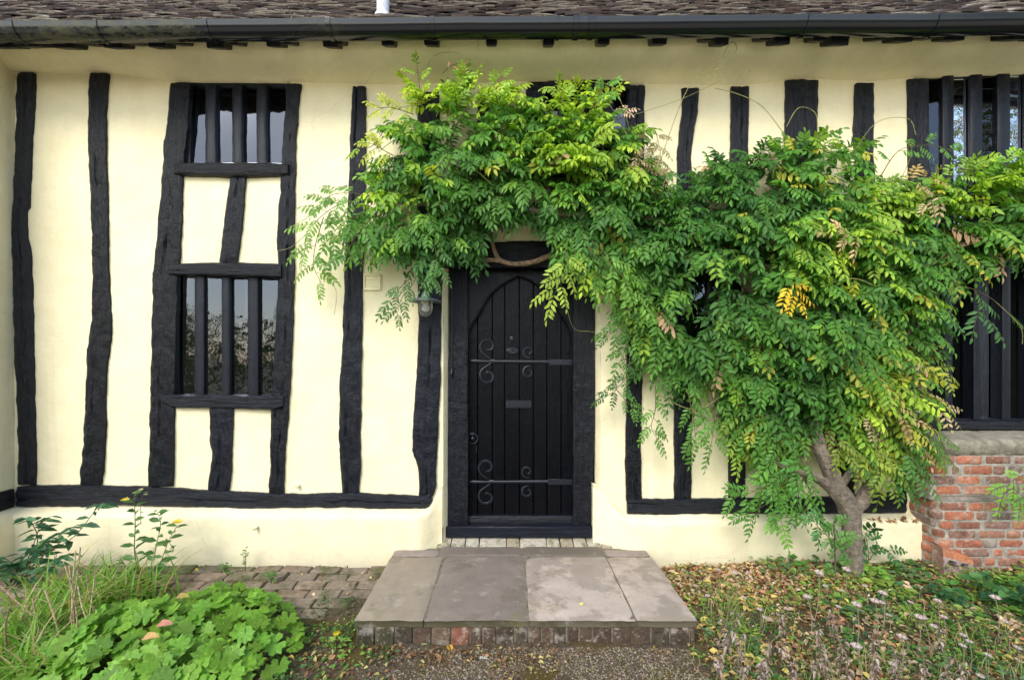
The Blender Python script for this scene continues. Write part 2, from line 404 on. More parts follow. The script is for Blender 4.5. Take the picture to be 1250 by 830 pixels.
def pinnate(soup, P, Dv, Nv, Ln, C, pairs=5, droop=0.25, jit=0.14, lw=0.36, stemcol=(0.10, 0.12, 0.03)):
    n = len(P); Dv = nrm(Dv); zz = np.array([0, 0, 1.0])
    S0 = nrm(np.cross(Dv, Nv)); Nv = nrm(np.cross(S0, Dv))
    dr = droop*(0.6+0.8*rng.random(n))[:, None]
    for k in range(pairs*2+1):
        if k == pairs*2: t = 1.0; side = 0
        else: t = 0.22 + 0.74*(k//2)/(pairs-0.2); side = 1 if k % 2 else -1
        pos = P + Dv*(Ln*t)[:, None] - zz*(dr*Ln[:, None]*t*t)
        tan = nrm(Dv - zz*2*dr*t)
        S = nrm(np.cross(tan, Nv)); nn = np.cross(S, tan)
        a = (math.radians(62) - 0.3*t + rng.normal(0, 0.14, n))[:, None] if side else rng.normal(0, 0.1, n)[:, None]
        d = tan*np.cos(a) + S*(side if side else 1)*np.sin(a) - zz*0.12 - nn*(0.10+0.22*rng.random(n))[:, None] + rng.normal(0, jit*0.3, (n, 3))
        N2 = nn + rng.normal(0, jit, (n, 3))
        ll = Ln*(0.30+0.06*rng.random(n))*(0.72+0.36*math.sin(PI*min(1, t*0.8+0.12)))
        keep = rng.random(n) > 0.03
        cc = C*(0.86+0.28*rng.random((n, 1)))
        blades(soup, pos[keep], d[keep], N2[keep], ll[keep], (ll*lw*(0.9+0.25*rng.random(n)))[keep], cc[keep])
    # rachis
    segs = 4; w = 0.0016
    ts = np.linspace(0, 1, segs+1)
    Pc = P[:, None] + Dv[:, None]*(Ln[:, None]*ts)[:, :, None] - zz*(dr*Ln[:, None]*ts*ts)[:, :, None]
    Vv = np.concatenate([Pc - S0[:, None]*w, Pc + S0[:, None]*w, Pc - Nv[:, None]*w*1.8], axis=1)
    m = segs+1; fs = []
    for i in range(segs):
        for a, b in ((0, 1), (1, 2), (2, 0)):
            fs.append((a*m+i, b*m+i, b*m+i+1, a*m+i+1))
    soup.add(Vv, fs, np.tile(np.array(stemcol), (n, 1)))

# ------------------------------------------------------------------ sky, sun, camera
SUN_EL, SUN_AZ = math.radians(40), math.radians(-24)      # azimuth measured from -y (behind the camera), towards -x
world = bpy.data.worlds.new('World'); scene.world = world; world.use_nodes = True
wn = world.node_tree; bg = wn.nodes['Background']
sky = wn.nodes.new('ShaderNodeTexSky'); sky.sky_type = 'NISHITA'; sky.sun_disc = False
sky.sun_elevation = SUN_EL
sdir = Vector((math.sin(SUN_AZ)*math.cos(SUN_EL), -math.cos(SUN_AZ)*math.cos(SUN_EL), math.sin(SUN_EL)))
sky.sun_rotation = math.atan2(sdir.x, sdir.y)
sky.air_density = 1.0; sky.dust_density = 1.0; sky.ozone_density = 1.0
hs = wn.nodes.new('ShaderNodeHueSaturation'); hs.inputs['Saturation'].default_value = 0.78
wn.links.new(sky.outputs[0], hs.inputs['Color']); wn.links.new(hs.outputs[0], bg.inputs['Color'])
bg.inputs['Strength'].default_value = 0.15
sl = bpy.data.lights.new('sun', 'SUN'); sl.energy = 1.3; sl.angle = math.radians(26); sl.color = (1.0, 0.95, 0.86)
so = bpy.data.objects.new('sun', sl); link(so); so.rotation_euler = (-sdir).to_track_quat('-Z', 'Y').to_euler()
so.location = sdir*20

cd = bpy.data.cameras.new('camera'); cd.sensor_width = 36; cd.lens = 36*F/1250; cd.clip_start = 0.05; cd.clip_end = 400
cd.shift_x = (625-CX)/1250; cd.shift_y = (CY-415)/1250
co = bpy.data.objects.new('camera', cd); link(co); co.location = (0, -D, CZ); co.rotation_euler = (PI/2, 0, 0)
scene.camera = co
scene.view_settings.view_transform = 'Standard'; scene.view_settings.look = 'None'
scene.view_settings.exposure = 1.18; scene.view_settings.gamma = 1
scene.cycles.max_bounces = 8; scene.cycles.transparent_max_bounces = 12
scene.cycles.use_denoising = True

# ------------------------------------------------------------------ ground
def gz(x, y):
    z = 0.035*max(0.0, min(1.0, 1 + y/1.1))
    z += 0.02*fr(x*1.7, y*1.7, 3.1, 4) + 0.006*fr(x*9, y*9, 1.3, 3)
    if x > 1.15: z += 0.05*max(0, min(1, (x-1.15)/0.8))*max(0, min(1, 1+(y+0.25)/1.2))
    if x < 1.3 and y < -0.95: z += 0.022*max(0, min(1, (-0.95-y)/0.06))
    if y < -2.5 or y > 0: z *= 0.5
    return z
def axis_steps(lo, hi, step, far):
    a = list(np.arange(lo, hi+1e-6, step)); g = step
    v = hi
    while v < far: g *= 1.5; v = min(far, v+g); a.append(v)
    v = lo; g = step
    while v > -far: g *= 1.5; v = max(-far, v-g); a.insert(0, v)
    return a
gx = axis_steps(-4.4, 4.6, 0.05, 90); gy = axis_steps(-2.1, 0.15, 0.045, 90)
mb = MB(); mb.grid([[(x, y, gz(x, y) if abs(x) < 6 and -4 < y < 1 else 0.0) for x in gx] for y in gy])
tag(mb.build('ground', M['ground'], recalc=False), kind='structure')

# brick path along the foot of the wall
mb = MB(); mb2 = MB()
y = -0.085; row = 0
while y > -0.95:
    dy = 0.108
    x = -4.1 - (row % 2)*0.11
    while x < -0.86:
        dx = 0.218 + random.uniform(-0.01, 0.01)
        cx_, cy_ = x+dx/2, y-dy/2
        if cx_ < -0.88 and not (y < -0.5 and random.random() < 0.18 + (0.3 if y < -0.7 else 0)):
            g = random.choice([(0.27, 0.215, 0.16), (0.29, 0.23, 0.17), (0.25, 0.205, 0.155), (0.29, 0.22, 0.16), (0.28, 0.23, 0.175)])
            kk = random.uniform(0.75, 1.1); mb.cur = tuple(c*kk for c in g)
            zt = gz(cx_, cy_) + 0.012 + random.uniform(-0.006, 0.006)
            k = len(mb.v)
            mb.box((x+0.006, y-dy+0.005, zt-0.06), (x+dx-0.006, y-0.005, zt), 0.003, 0.007)
            an = random.uniform(-0.04, 0.04); tx, ty = random.uniform(-0.04, 0.04), random.uniform(-0.04, 0.04)
            for i in range(k, len(mb.v)):
                vx, vy, vz = mb.v[i]; ux, uy = vx-cx_, vy-cy_
                mb.v[i] = (cx_+ux*math.cos(an)-uy*math.sin(an), cy_+ux*math.sin(an)+uy*math.cos(an), vz+ux*tx+uy*ty)
        x += dx
    y -= dy + random.uniform(0, 0.004); row += 1
tag(mb.build('path', M['paver']), kind='structure')

# ================================================================== HOUSE
house = tag(empty('timber_framed_house'), 'cream plastered cottage with black timber studs, arched plank door and tiled eaves', 'house')
LX = X(18)           # x of the corner with the return wall at the left
RX = 4.7

# ---- plaster wall with openings
OPEN = [(214, 355, 100, 205), (205, 342, 328, 490), (645, 786, 99, 222), (541, 733, 306, 720), (780, 905, 318, 430), (1115, 1500, 84, 290), (1122, 1500, 316, 720)]
ow = [(X(a), X(b), Z(d), Z(c)) for a, b, c, d in OPEN]
xs = sorted(set(list(np.round(np.arange(LX, RX, 0.045), 4)) + [v for o in ow for v in o[:2] if LX < v < RX] + [RX]))
zs = sorted(set(list(np.round(np.arange(0.30, 3.98, 0.045), 4)) + [v for o in ow for v in o[2:] if 0.3 < v < 3.98] + [3.98]))
def wall_y(x, z): return 0.006*fr(x*1.1, z*0.9, 5.0, 3) + 0.002*fr(x*5, z*4, 2.0, 3)
mb = MB(); ids = {}
def wv(i, j):
    if (i, j) not in ids: ids[(i, j)] = mb.vert((xs[i], wall_y(xs[i], zs[j]), zs[j]))
    return ids[(i, j)]
for i in range(len(xs)-1):
    for j in range(len(zs)-1):
        cx_, cz_ = (xs[i]+xs[i+1])/2, (zs[j]+zs[j+1])/2
        if any(o[0] < cx_ < o[1] and o[2] < cz_ < o[3] for o in ow): continue
        mb.face(wv(i, j), wv(i+1, j), wv(i+1, j+1), wv(i, j+1))
# door reveals (splayed plaster)
for (p0, p1) in ((541, 549), (733, 725)):
    rows = []
    for z in np.arange(0.16, Z(306), 0.06):
        rows.append([(X(p0)+0.004*fr(z*4, p0), wall_y(X(p0), z)-0.0 if True else 0, z), (X(p0)*0.5+X(p1)*0.5, 0.05, z), (X(p1, 0.13), 0.13, z)])
    mb.grid(rows)
mb.build('wall', M['plaster'], house)

# ---- return wall at the left edge
mb = MB(); rows = []
for z in np.arange(0.0, 4.3, 0.08):
    rows.append([(LX + 0.006*fr(y*3, z*2, 9), y, z) for y in np.linspace(0.02, -0.62, 9)] + [(LX-0.5, -0.62, z)])
mb.grid(rows); mb.build('side_wall', M['plaster'], house, recalc=False)

# ---- cove under the eaves
CB = [(-50, 88), (130, 89), (206, 100), (366, 101), (440, 104), (600, 101), (660, 99), (790, 104), (850, 106), (915, 104), (980, 97), (1060, 100), (1110, 96), (1250, 90), (1500, 86)]
def cove_base(q):
    for (a, va), (b, vb) in zip(CB, CB[1:]):
        if q <= b: return va + (vb-va)*(q-a)/(b-a)
    return CB[-1][1]
mb = MB(); rows = []
for x in np.arange(LX-0.02, RX, 0.06):
    tilt = 0.0075*x; pxx = CX + x/D*F
    bz = Z(cove_base(pxx)) + 0.004*fr(x*3, 2.2)
    prof = [(0.014, 0.0), (-0.008, 0.004), (-0.030, 0.022), (-0.07, 0.05), (-0.12, 0.085), (-0.17, 0.125), (-0.21, 0.17), (-0.24, 0.235), (-0.24, 0.32)]
    rows.append([(x, yy + 0.006*fr(x*2.5, yy*9), (bz+zz)*(1-i/8) + (3.80+tilt+zz)*(i/8)) for i, (yy, zz) in enumerate(prof)])
mb.grid(rows); mb.build('cove', M['plaster'], house)

# ---- plinths
def plinth(name, p0, p1, top_f, out_f, endcap):
    mb = MB(); rows = []
    for px in np.arange(p0, p1+0.1, 4.0):
        x = X(px); zt = Z(top_f(px)); o = out_f(px)
        o2 = o + 0.006*fr(x*2, 3.3); dz = 0.006*fr(x*3, 7.7)
        r = [(x, 0.03, zt+0.015+dz), (x, -0.012, zt+0.008+dz), (x, -o2*0.5, zt-0.012+dz), (x, -o2*0.93, zt-0.030+dz), (x, -o2*1.0, zt-0.040+dz), (x, -o2-0.001, zt-0.07)]
        for k, z in enumerate(np.linspace(zt-0.12, -0.05, 7)): r.append((x, -o2-0.001+0.006*k/7 + 0.004*fr(x*4, z*4), z))
        rows.append(r)
    if endcap:
        for s in ((-1,) if endcap < 0 else (0,)): pass
    mb.grid(rows)
    for e in (0, -1):
        r = rows[e]; c = [mb.vert(p) for p in r] + [mb.vert((r[0][0], 0.14, -0.05)), mb.vert((r[0][0], 0.14, r[0][2]))]
        mb.face(*c)
    return mb.build(name, M['plaster'], house)
def sm(a, b, x): t = max(0, min(1, (x-a)/(b-a))); return t*t*(3-2*t)
plinth('plinth', 12, 541, lambda p: 618.5 + 1.5*p/541 - 26*sm(521, 541, p), lambda p: 0.10 - 0.092*sm(512, 541, p), 1)
plinth('plinth', 724, 1116, lambda p: 626.5 - 34*(1-sm(724, 766, p)), lambda p: 0.105 - 0.098*(1-sm(722, 775, p)), 1)

mb = MB(); rows = []
for y in np.linspace(-0.62, -0.02, 12):
    k = 0.005*fr(y*5, 2)
    rows.append([(LX-0.02, y, Z(617)), (LX+0.05+k, y, Z(618.5)), (LX+0.085+k, y, Z(622)), (LX+0.10+k, y, Z(630))] + [(LX+0.105+0.004*fr(y*4, z*4), y, z) for z in np.linspace(0.33, -0.05, 6)])
mb.grid(rows); mb.build('plinth', M['plaster'], house)
# ---- timbers
def interp(rows, s):
    for i in range(len(rows)-1):
        a, b = rows[i], rows[i+1]
        if s <= b[0]:
            t = (s-a[0])/(b[0]-a[0]); return a[1]+(b[1]-a[1])*t, a[2]+(b[2]-a[2])*t
    return rows[-1][1], rows[-1][2]
def timber(name, rows, axis='v', proud=0.030, y0=0.0, parent=None, rough=1.0, m=None, step=4.0, crack=True, back=0.02):
    s0, s1 = rows[0][0], rows[-1][0]; n = max(3, int((s1-s0)/step)); wmean = sum(r[2]-r[1] for r in rows)/len(rows)
    mcol = max(11, int(wmean/1.7)); mb = MB(); sd = random.uniform(0, 100); P = []
    cu = random.uniform(0.3, 0.7)
    for i in range(n+1):
        s = s0+(s1-s0)*i/n; lo, hi = interp(rows, s)
        if 0 < i < n or True:
            lo += rough*(0.9*fr(s*0.05, sd, 1) + 0.5*nz(s*0.21, sd, 4)); hi += rough*(0.9*fr(s*0.05, sd, 11) + 0.5*nz(s*0.21, sd, 14))
        endf = min(1.0, 0.86 + 0.14*min(i, n-i)/1.0)
        row = []
        for j in range(-1, mcol+2):
            u = max(0, min(mcol, j))/mcol; q = lo+(hi-lo)*u
            if axis == 'v': p = W(q, s, y0-proud)
            else: p = W(s, q, y0-proud)
            if j < 0 or j > mcol: yy = y0+back
            else:
                e = abs(2*u-1); yy = y0 - proud*(1-0.30*e**8)*endf
                yy -= rough*(0.008*fr(p.x*(4 if axis=='h' else 16), sd, p.z*(16 if axis=='h' else 4)) + 0.006*fr(p.x*(12 if axis=='h' else 70), sd, p.z*(70 if axis=='h' else 12), 3))
                if crack:
                    cc = cu + 0.12*nz(s*0.03, sd+5); dd = abs(u-cc)*mcol
                    if dd < 0.8 and nz(s*0.012, sd+9) > -0.12: yy += 0.017*(1-dd/0.8)
                    hk = fr(p.x*9, sd+3, p.z*9, 2); yy += 0.006*rough*max(0, hk-0.35)*2; yy = min(yy, y0-0.010)
            row.append((p.x, yy, p.z))
        P.append(row)
    for e, k in ((P[0], 0), (P[-1], -1)):
        cap = [(p[0], y0+back, p[2]) for p in e]
        if k == 0: P.insert(0, cap)
        else: P.append(cap)
    mb.grid(P)
    return mb.build(name, m or (M['timber'] if axis == 'v' else M['timber_h']), parent or house)

ST = []
ST.append([(88, 19, 40), (140, 18, 38), (200, 17, 35), (253, 13, 32), (256, 13, 29), (290, 13, 30), (300, 13, 33), (322, 13, 35), (422, 15, 38), (480, 19, 39), (550, 20, 40), (592, 20, 40)])
ST.append([(89, 107, 131), (135, 106, 127), (202, 107, 128), (270, 110, 130), (320, 111, 130), (365, 111, 132), (391, 110, 134), (415, 106, 133), (440, 104, 129), (470, 103, 127), (520, 101, 127), (550, 99, 125), (575, 97, 124), (592, 95, 121)])
ST.append([(101, 206, 231), (150, 203, 228), (202, 197, 222), (240, 195, 221), (280, 191, 220), (318, 187, 217), (340, 185, 215), (422, 184, 213), (473, 182, 211), (550, 181, 210), (594, 180, 209)])
ST.append([(102, 347, 367), (110, 348, 366), (125, 349, 364), (169, 344, 360), (202, 343, 360), (236, 341, 359), (280, 338, 358), (290, 337, 358), (340, 340, 358), (405, 335, 356), (470, 332, 353), (500, 330, 351), (550, 329, 347), (605, 327, 345)])
ST.append([(214, 281, 299), (236, 277, 297), (280, 271, 294), (320, 267, 288)])
ST.append([(498, 255, 283), (520, 255, 283), (540, 254, 282), (552, 258, 281), (575, 256, 281), (599, 252, 278)])
ST.append([(105, 430, 446), (169, 427, 446), (202, 426, 446), (230, 425, 446), (300, 421, 444), (320, 420, 442), (405, 418, 441), (472, 414, 440), (550, 413, 439), (575, 416, 439), (602, 417, 437)])
ST.append([(112, 509, 536), (200, 509, 538), (330, 510, 540), (405, 510, 538), (472, 507, 537), (505, 504, 535), (550, 503, 533), (562, 507, 533), (575, 510, 532), (595, 511, 532), (606, 510, 528)])
ST.append([(112, 583, 601), (200, 582, 601), (300, 582, 602)])                      # behind the leaves
ST.append([(104, 768, 788), (160, 767, 787), (222, 766, 786), (300, 766, 786)])
ST.append([(107, 833, 854), (135, 834, 853), (150, 831, 849), (180, 828, 845), (318, 826, 846)])
ST.append([(105, 894, 916), (175, 893, 914), (318, 892, 914)])
ST.append([(97, 961, 1000), (165, 960, 999), (318, 960, 996)])
ST.append([(101, 1046, 1069), (170, 1044, 1068), (215, 1066-18, 1069), (318, 1046, 1068)])
ST.append([(318, 766, 786), (430, 766, 785), (500, 765, 784), (560, 764, 783), (612, 765, 784)])
ST.append([(434, 823, 846), (500, 824, 845), (612, 824, 845)])
ST.append([(434, 891, 911), (612, 891, 911)])
ST.append([(318, 950, 972), (612, 952, 974)])
ST.append([(318, 1022, 1046), (612, 1022, 1044)])
ST.append([(290, 1096, 1124), (400, 1096, 1122), (520, 1096, 1112), (606, 1097, 1108)])
for r in ST: timber('stud', r)
timber('sill_beam', [(18, 595, 619), (35, 593, 618.5), (95, 593, 619), (160, 594, 617.5), (205, 596, 618.5), (256, 599.5, 620.5), (293, 601, 621), (337, 603, 620.5), (371, 603.5, 620), (420, 601.5, 620), (437, 602.5, 620), (460, 604, 622), (511, 606, 621.5), (522, 604, 620), (527, 600, 612)], 'h', 0.035)
timber('sill_beam', [(766, 610, 629), (800, 610, 629), (900, 609, 628), (1040, 606, 627.5), (1080, 602, 627), (1108, 601, 627)], 'h', 0.035)
# beam returning on the side wall
mb = MB(); rows = []
for y in np.linspace(-0.62, -0.03, 14):
    k = fr(y*6, 3)*0.006
    rows.append([(LX-0.02, y, Z(617)+k), (LX+0.028+k, y, Z(617)+k), (LX+0.036+k, y, Z(606)), (LX+0.028+k, y, Z(595)+k), (LX-0.02, y, Z(595)+k)])
mb.grid(rows); mb.build('sill_beam', M['timber_h'], house)
timber('rail', [(532, 298, 326.5), (640, 294, 326), (745, 296, 326)], 'h', 0.03)
timber('rail', [(786, 306, 322), (960, 306, 322), (1097, 306, 322)], 'h', 0.020)

# ---- windows
def window(rect, mull, pane_y=0.036, deep=0.032, sill=None, head=None, front=0.0, casement=None, warp=0.0, lattice=False, backing=0.03):
    x0, x1, y0, y1 = rect
    fb = MB()        # frame = lining of the opening
    a, b = W(x0, y1), W(x1, y0); t = 0.028
    for lo, hi in (((a.x-0.02, 0.012, a.z), (a.x+t*0.5, pane_y+0.04, b.z)), ((b.x-t*0.5, 0.012, a.z), (b.x+0.02, pane_y+0.04, b.z)),
                   ((a.x+t*0.5+0.002, 0.014, b.z-t*0.4), (b.x-t*0.5-0.002, pane_y+0.04, b.z+0.02)), ((a.x+t*0.5+0.002, 0.014, a.z-0.02), (b.x-t*0.5-0.002, pane_y+0.04, a.z+t*0.6))):
        fb.box((lo[0], min(lo[1], pane_y-0.012), lo[2]), hi, 0, 0.003)
    w = fb.build('window', M['joinery'], house)
    edges = [a.x+t*0.5]
    for (p, q) in mull:
        m_ = MB(); xa, xb = X(p+1.2, front), X(q-1.2, front); sd = random.uniform(0, 50); rows = []
        n = 14
        for i in range(n+1):
            z = a.z+0.012 + (b.z-a.z-0.02)*i/n
            e = warp*0.006*fr(z*5, sd); e2 = warp*0.006*fr(z*5, sd+9)
            rows.append([(xa+e, deep, z), (xa+e, front+0.004, z), (xa+e+0.005, front, z), ((xa+xb)/2, front-0.002+warp*0.004*fr(z*9, sd), z), (xb+e2-0.005, front, z), (xb+e2, front+0.004, z), (xb+e2, deep, z)])
        m_.grid(rows); m_.build('mullion', M['joinery'], w)
        edges += [xa, xb]
    edges.append(b.x-t*0.5)
    for k in range(0, len(edges), 2):
        xa, xb = edges[k]-0.004, edges[k+1]+0.004
        if xb-xa < 0.02: continue
        p = MB(); yy = pane_y+random.uniform(-0.003, 0.003); tz, tx = random.uniform(-0.004, 0.004), random.uniform(-0.004, 0.004)
        q = [(xa, yy-tx, a.z+0.005), (xb, yy+tx, a.z+0.005), (xb, yy+tx+tz, b.z-0.005), (xa, yy-tx+tz, b.z-0.005)]
        v = [p.vert(c) for c in q]; p.face(*v)
        p.build('pane', M['glass'], w, smooth=False)
        if lattice:
            l_ = MB(); st_ = 0.085; zc = a.z
            hgt = b.z-a.z; wd_ = xb-xa
            for s in (-1, 1):
                c0 = -hgt-wd_
                while c0 < hgt+wd_:
                    # line x = xa + t, z = a.z + s*1.4*t + c0
                    pts = []
                    for tt in np.linspace(0, wd_, 12):
                        z = a.z + s*1.4*tt + c0
                        if a.z < z < b.z: pts.append((xa+tt, pane_y-0.004, z))
                    if len(pts) > 1: l_.tube([pts[0], pts[-1]], 0.0035, 5)
                    c0 += 0.16
            l_.build('glazing_lead', M['iron'], w)
    if casement:
        p, q, c, d = casement; cb = MB(); o = W(p, d, 0.05); e = W(q, c, 0.05); tt = 0.014
        cb.box((o.x, 0.055, o.z), (o.x+tt, 0.085, e.z), 0, 0.002); cb.box((e.x-tt, 0.055, o.z), (e.x, 0.085, e.z), 0, 0.002)
        cb.box((o.x+tt+.001, 0.056, e.z-tt), (e.x-tt-.001, 0.084, e.z), 0, 0.002); cb.box((o.x+tt+.001, 0.056, o.z), (e.x-tt-.001, 0.084, o.z+tt), 0, 0.002)
        cb.build('casement', M['iron'], w)
    for nm, spec in (('window_sill', sill), ('window_head', head)):
        if spec:
            rows, proud = spec; timber(nm, rows, 'h', proud, 0.0, w, 0.6, step=6, crack=False)
    return w

window((229, 350, 102, 202), [(249, 264), (282, 296), (312, 326)], warp=1.0, front=-0.004,
       sill=([(211, 198, 212), (230, 198, 213), (280, 197.5, 214.5), (330, 198, 214), (350.5, 199, 212)], 0.055))
window((213, 340, 334, 486), [(236, 250), (269, 281), (301, 316)], warp=0.15, front=0.0, casement=(281.5, 301, 339, 479),
       head=([(204, 323, 335), (225, 321, 335.5), (280, 319.5, 337), (330, 321, 338), (342, 322, 338)], 0.06),
       sill=([(196, 482, 491), (212, 482, 498), (280, 482.5, 499), (330, 483, 501), (345, 483.5, 496)], 0.05))
window((664, 768, 106, 216), [(680, 694), (708, 724), (737, 751)], warp=0.6, front=0.0,
       head=([(646, 102, 108), (664, 101, 109), (667, 98, 110), (720, 97, 109), (769, 98, 108)], 0.03),
       sill=([(650, 216, 228), (770, 216, 229)], 0.04))
timber('stud', [(103, 642, 666), (220, 643, 666)])
window((785, 903, 322, 427), [(822, 832), (862, 872)], warp=0.2, front=0.01, lattice=True,
       sill=([(766, 424, 436), (800, 424, 437), (906, 424, 437)], 0.06))
window((1134, 1420, 88, 288), [(1150, 1166), (1184, 1201), (1217, 1235), (1251, 1268), (1285, 1302), (1320, 1337)], warp=0.3, front=-0.004, pane_y=0.024, deep=0.02)
timber('stud', [(96, 1110, 1135), (180, 1111, 1136), (300, 1113, 1137)])
window((1122, 1420, 318, 514), [(1153, 1164.5), (1188, 1199), (1223, 1235.5), (1258, 1270), (1293, 1305)], pane_y=0.10, deep=0.09, front=0.0,
       sill=([(1118, 514, 525), (1260, 514, 525), (1420, 514, 525)], 0.03))
timber('rail', [(1110, 286, 320), (1250, 286, 320), (1420, 286, 320)], 'h', 0.03)

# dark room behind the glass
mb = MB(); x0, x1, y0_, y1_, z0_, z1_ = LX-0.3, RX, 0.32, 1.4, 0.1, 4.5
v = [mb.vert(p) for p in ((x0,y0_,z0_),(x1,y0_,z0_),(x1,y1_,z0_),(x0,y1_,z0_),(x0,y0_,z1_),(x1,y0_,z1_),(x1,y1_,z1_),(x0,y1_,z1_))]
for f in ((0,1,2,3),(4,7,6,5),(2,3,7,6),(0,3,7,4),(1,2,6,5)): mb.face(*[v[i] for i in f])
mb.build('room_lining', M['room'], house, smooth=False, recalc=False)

# ---- door frame, door
DY = 0.055
fr_ = MB(); fr_o = empty
df = timber('door_frame', [(326, 549, 571), (405, 549, 571), (440, 547.5, 571), (550, 546.5, 571), (643, 545, 571)], 'v', 0.02, DY+0.02, house, 0.8, M['timber'], crack=False, back=0.10)
timber('door_post', [(326, 700, 725), (400, 700, 726), (480, 700, 726), (560, 700, 725), (643, 700, 723)], 'v', 0.02, DY+0.02, df, 0.8, M['timber'], crack=False, back=0.10)
# spandrels with the pointed arch
mb = MB(); yf, yb = DY+0.045, DY+0.10
arcL = [(568.5, 420), (570, 408), (574, 397), (579, 388.5), (584, 381), (590, 370), (597, 359), (605, 351.5), (614, 345), (624, 339.5), (634, 335.5)]
arcR = [(2*634.5-x, y) for x, y in arcL][::-1]
arc = arcL + arcR[1:]
A = [W(x, y, yf) for x, y in arc]; T = [W(x, 325, yf) for x, y in arc]
rows = [[(t.x, yf, t.z) for t in T], [(a.x, yf, a.z) for a in A], [(a.x+(0.004 if i < 10 else -0.004), yf-0.012, a.z-0.002) for i, a in enumerate(A)], [(a.x+(0.010 if i < 10 else -0.010), yf-0.010, a.z-0.010) for i, a in enumerate(A)], [(a.x+(0.012 if i < 10 else -0.012), yb, a.z-0.012) for i, a in enumerate(A)]]
mb.grid(rows); mb.build('arched_head', M['door'], df, smooth=True)
mb = MB(); a, b = W(541, 656, 0.04), W(735, 642, 0.04)
mb.box((a.x, 0.03, a.z), (b.x, 0.16, b.z), 0.001, 0.008); mb.build('threshold', M['joinery_h'], df)

LY = DY+0.085
edges = [566, 583, 601, 616, 634, 651, 667.5, 685, 703]
dm = MB()
for i in range(8):
    a, b = W(edges[i], 639, LY), W(edges[i+1], 333, LY); g = 0.0022
    yo = random.uniform(-0.002, 0.002)
    dm.box((a.x+g, LY+yo, a.z), (b.x-g, LY+0.04, b.z), 0, 0.0035)
a, b = W(566, 639, LY), W(703, 333, LY); dm.box((a.x, LY+0.030, a.z+0.002), (b.x, LY+0.05, b.z-0.002))
door = dm.build('door', M['door'], house)
# weather board
mb = MB(); a, b = W(569, 639.5, LY-0.03), W(702, 630, LY-0.03)
pr = [(LY, b.z+0.008), (LY-0.02, b.z), (LY-0.032, a.z+0.018), (LY-0.032, a.z+0.004), (LY-0.026, a.z), (LY, a.z)]
rows = [[(x, yy, zz) for yy, zz in pr] for x in np.linspace(a.x, b.x, 6)]
mb.grid(rows); mb.face(*[mb.vert(p) for p in rows[0]]); mb.face(*[mb.vert(p) for p in rows[-1]])
mb.build('weather_board', M['joinery_h'], door)
HY = LY-0.006
def hinge(py, tilt, xl, big, small):
    mb = MB()
    P = lambda x, y: W(x, y, HY)
    # spear tip, ridged bar, plate
    mb.tube([P(xl, py), P(xl+4, py), P(xl+9, py), P(xl+22, py+tilt*0.3), P(xl+27, py+tilt*0.3)], [0.005, 0.015, 0.016, 0.010, 0.009], 8, flat=0.55)
    mb.tube([P(xl+27, py+tilt*0.3), P(xl+33, py+tilt*0.4)], [0.018, 0.018], 8, flat=0.5)
    mb.tube([P(xl+33, py+tilt*0.4), P(xl+60, py+tilt*0.6), P(xl+98, py+tilt)], [0.013, 0.014, 0.016], 8, flat=0.6)
    a, b = P(xl+98, py+tilt+3.6), P(700, py+tilt-3.6)
    mb.box((a.x, HY-0.003, a.z), (b.x, HY+0.004, b.z), 0, 0.002)
    for q in (0.22, 0.5, 0.8):
        c = P(xl+98+(700-xl-98)*q, py+tilt); mb.lathe([(0.0001, -0.008), (0.006, -0.006), (0.007, 0.0)], (c.x, HY-0.002, c.z), 10, 'y')
    # scrolls
    def scroll(cx, cy, r, sg, a0, turns, w):
        pts = []; rad = []
        for i in range(27):
            t = i/26; an = a0 + turns*2*PI*t; rr = r*(1-0.62*t)
            pts.append(P(cx+rr*math.cos(an), cy-sg*rr*math.sin(an)))
            rad.append(w*1.45*(0.7+0.6*math.sin(PI*min(1, t*1.1))) if t < 0.92 else w*1.7)
        mb.tube([P(xl+30, py)] + pts if r > 9 else pts, [w*0.6]+rad if r > 9 else rad, 7, flat=0.6)
    for sg in (1, -1):
        scroll(xl+23.5, py-sg*18, 11, sg, math.radians(250), -1.0, 0.0065)
    for sg in (1, -1):
        scroll(xl+73, py+tilt-sg*12.5, 7.6, sg, math.radians(285), -1.0, 0.0055)
    return mb.build('strap_hinge', M['iron'], door)
hinge(441, 1, 572, 0, 0); hinge(588.5, -0.5, 570.5, 0, 0)
# oval plaque and knob above
mb = MB(); c = W(625.5, 428, HY)
def oval(mb, c, rx, rz, depth):
    top = []; 
    for lay, (k, dy) in enumerate(((1.0, 0.004), (1.0, -depth*0.6), (0.92, -depth), (0.78, -depth), (0.74, -depth*0.6), (0.001, -depth*0.6))):
        top.append([mb.vert((c.x+rx*k*math.cos(2*PI*i/28), c.y+dy, c.z+rz*k*math.sin(2*PI*i/28))) for i in range(28)])
    for r in range(len(top)-1):
        for i in range(28): mb.face(top[r][i], top[r][(i+1) % 28], top[r+1][(i+1) % 28], top[r+1][i])
oval(mb, c, 0.050, 0.028, 0.007)
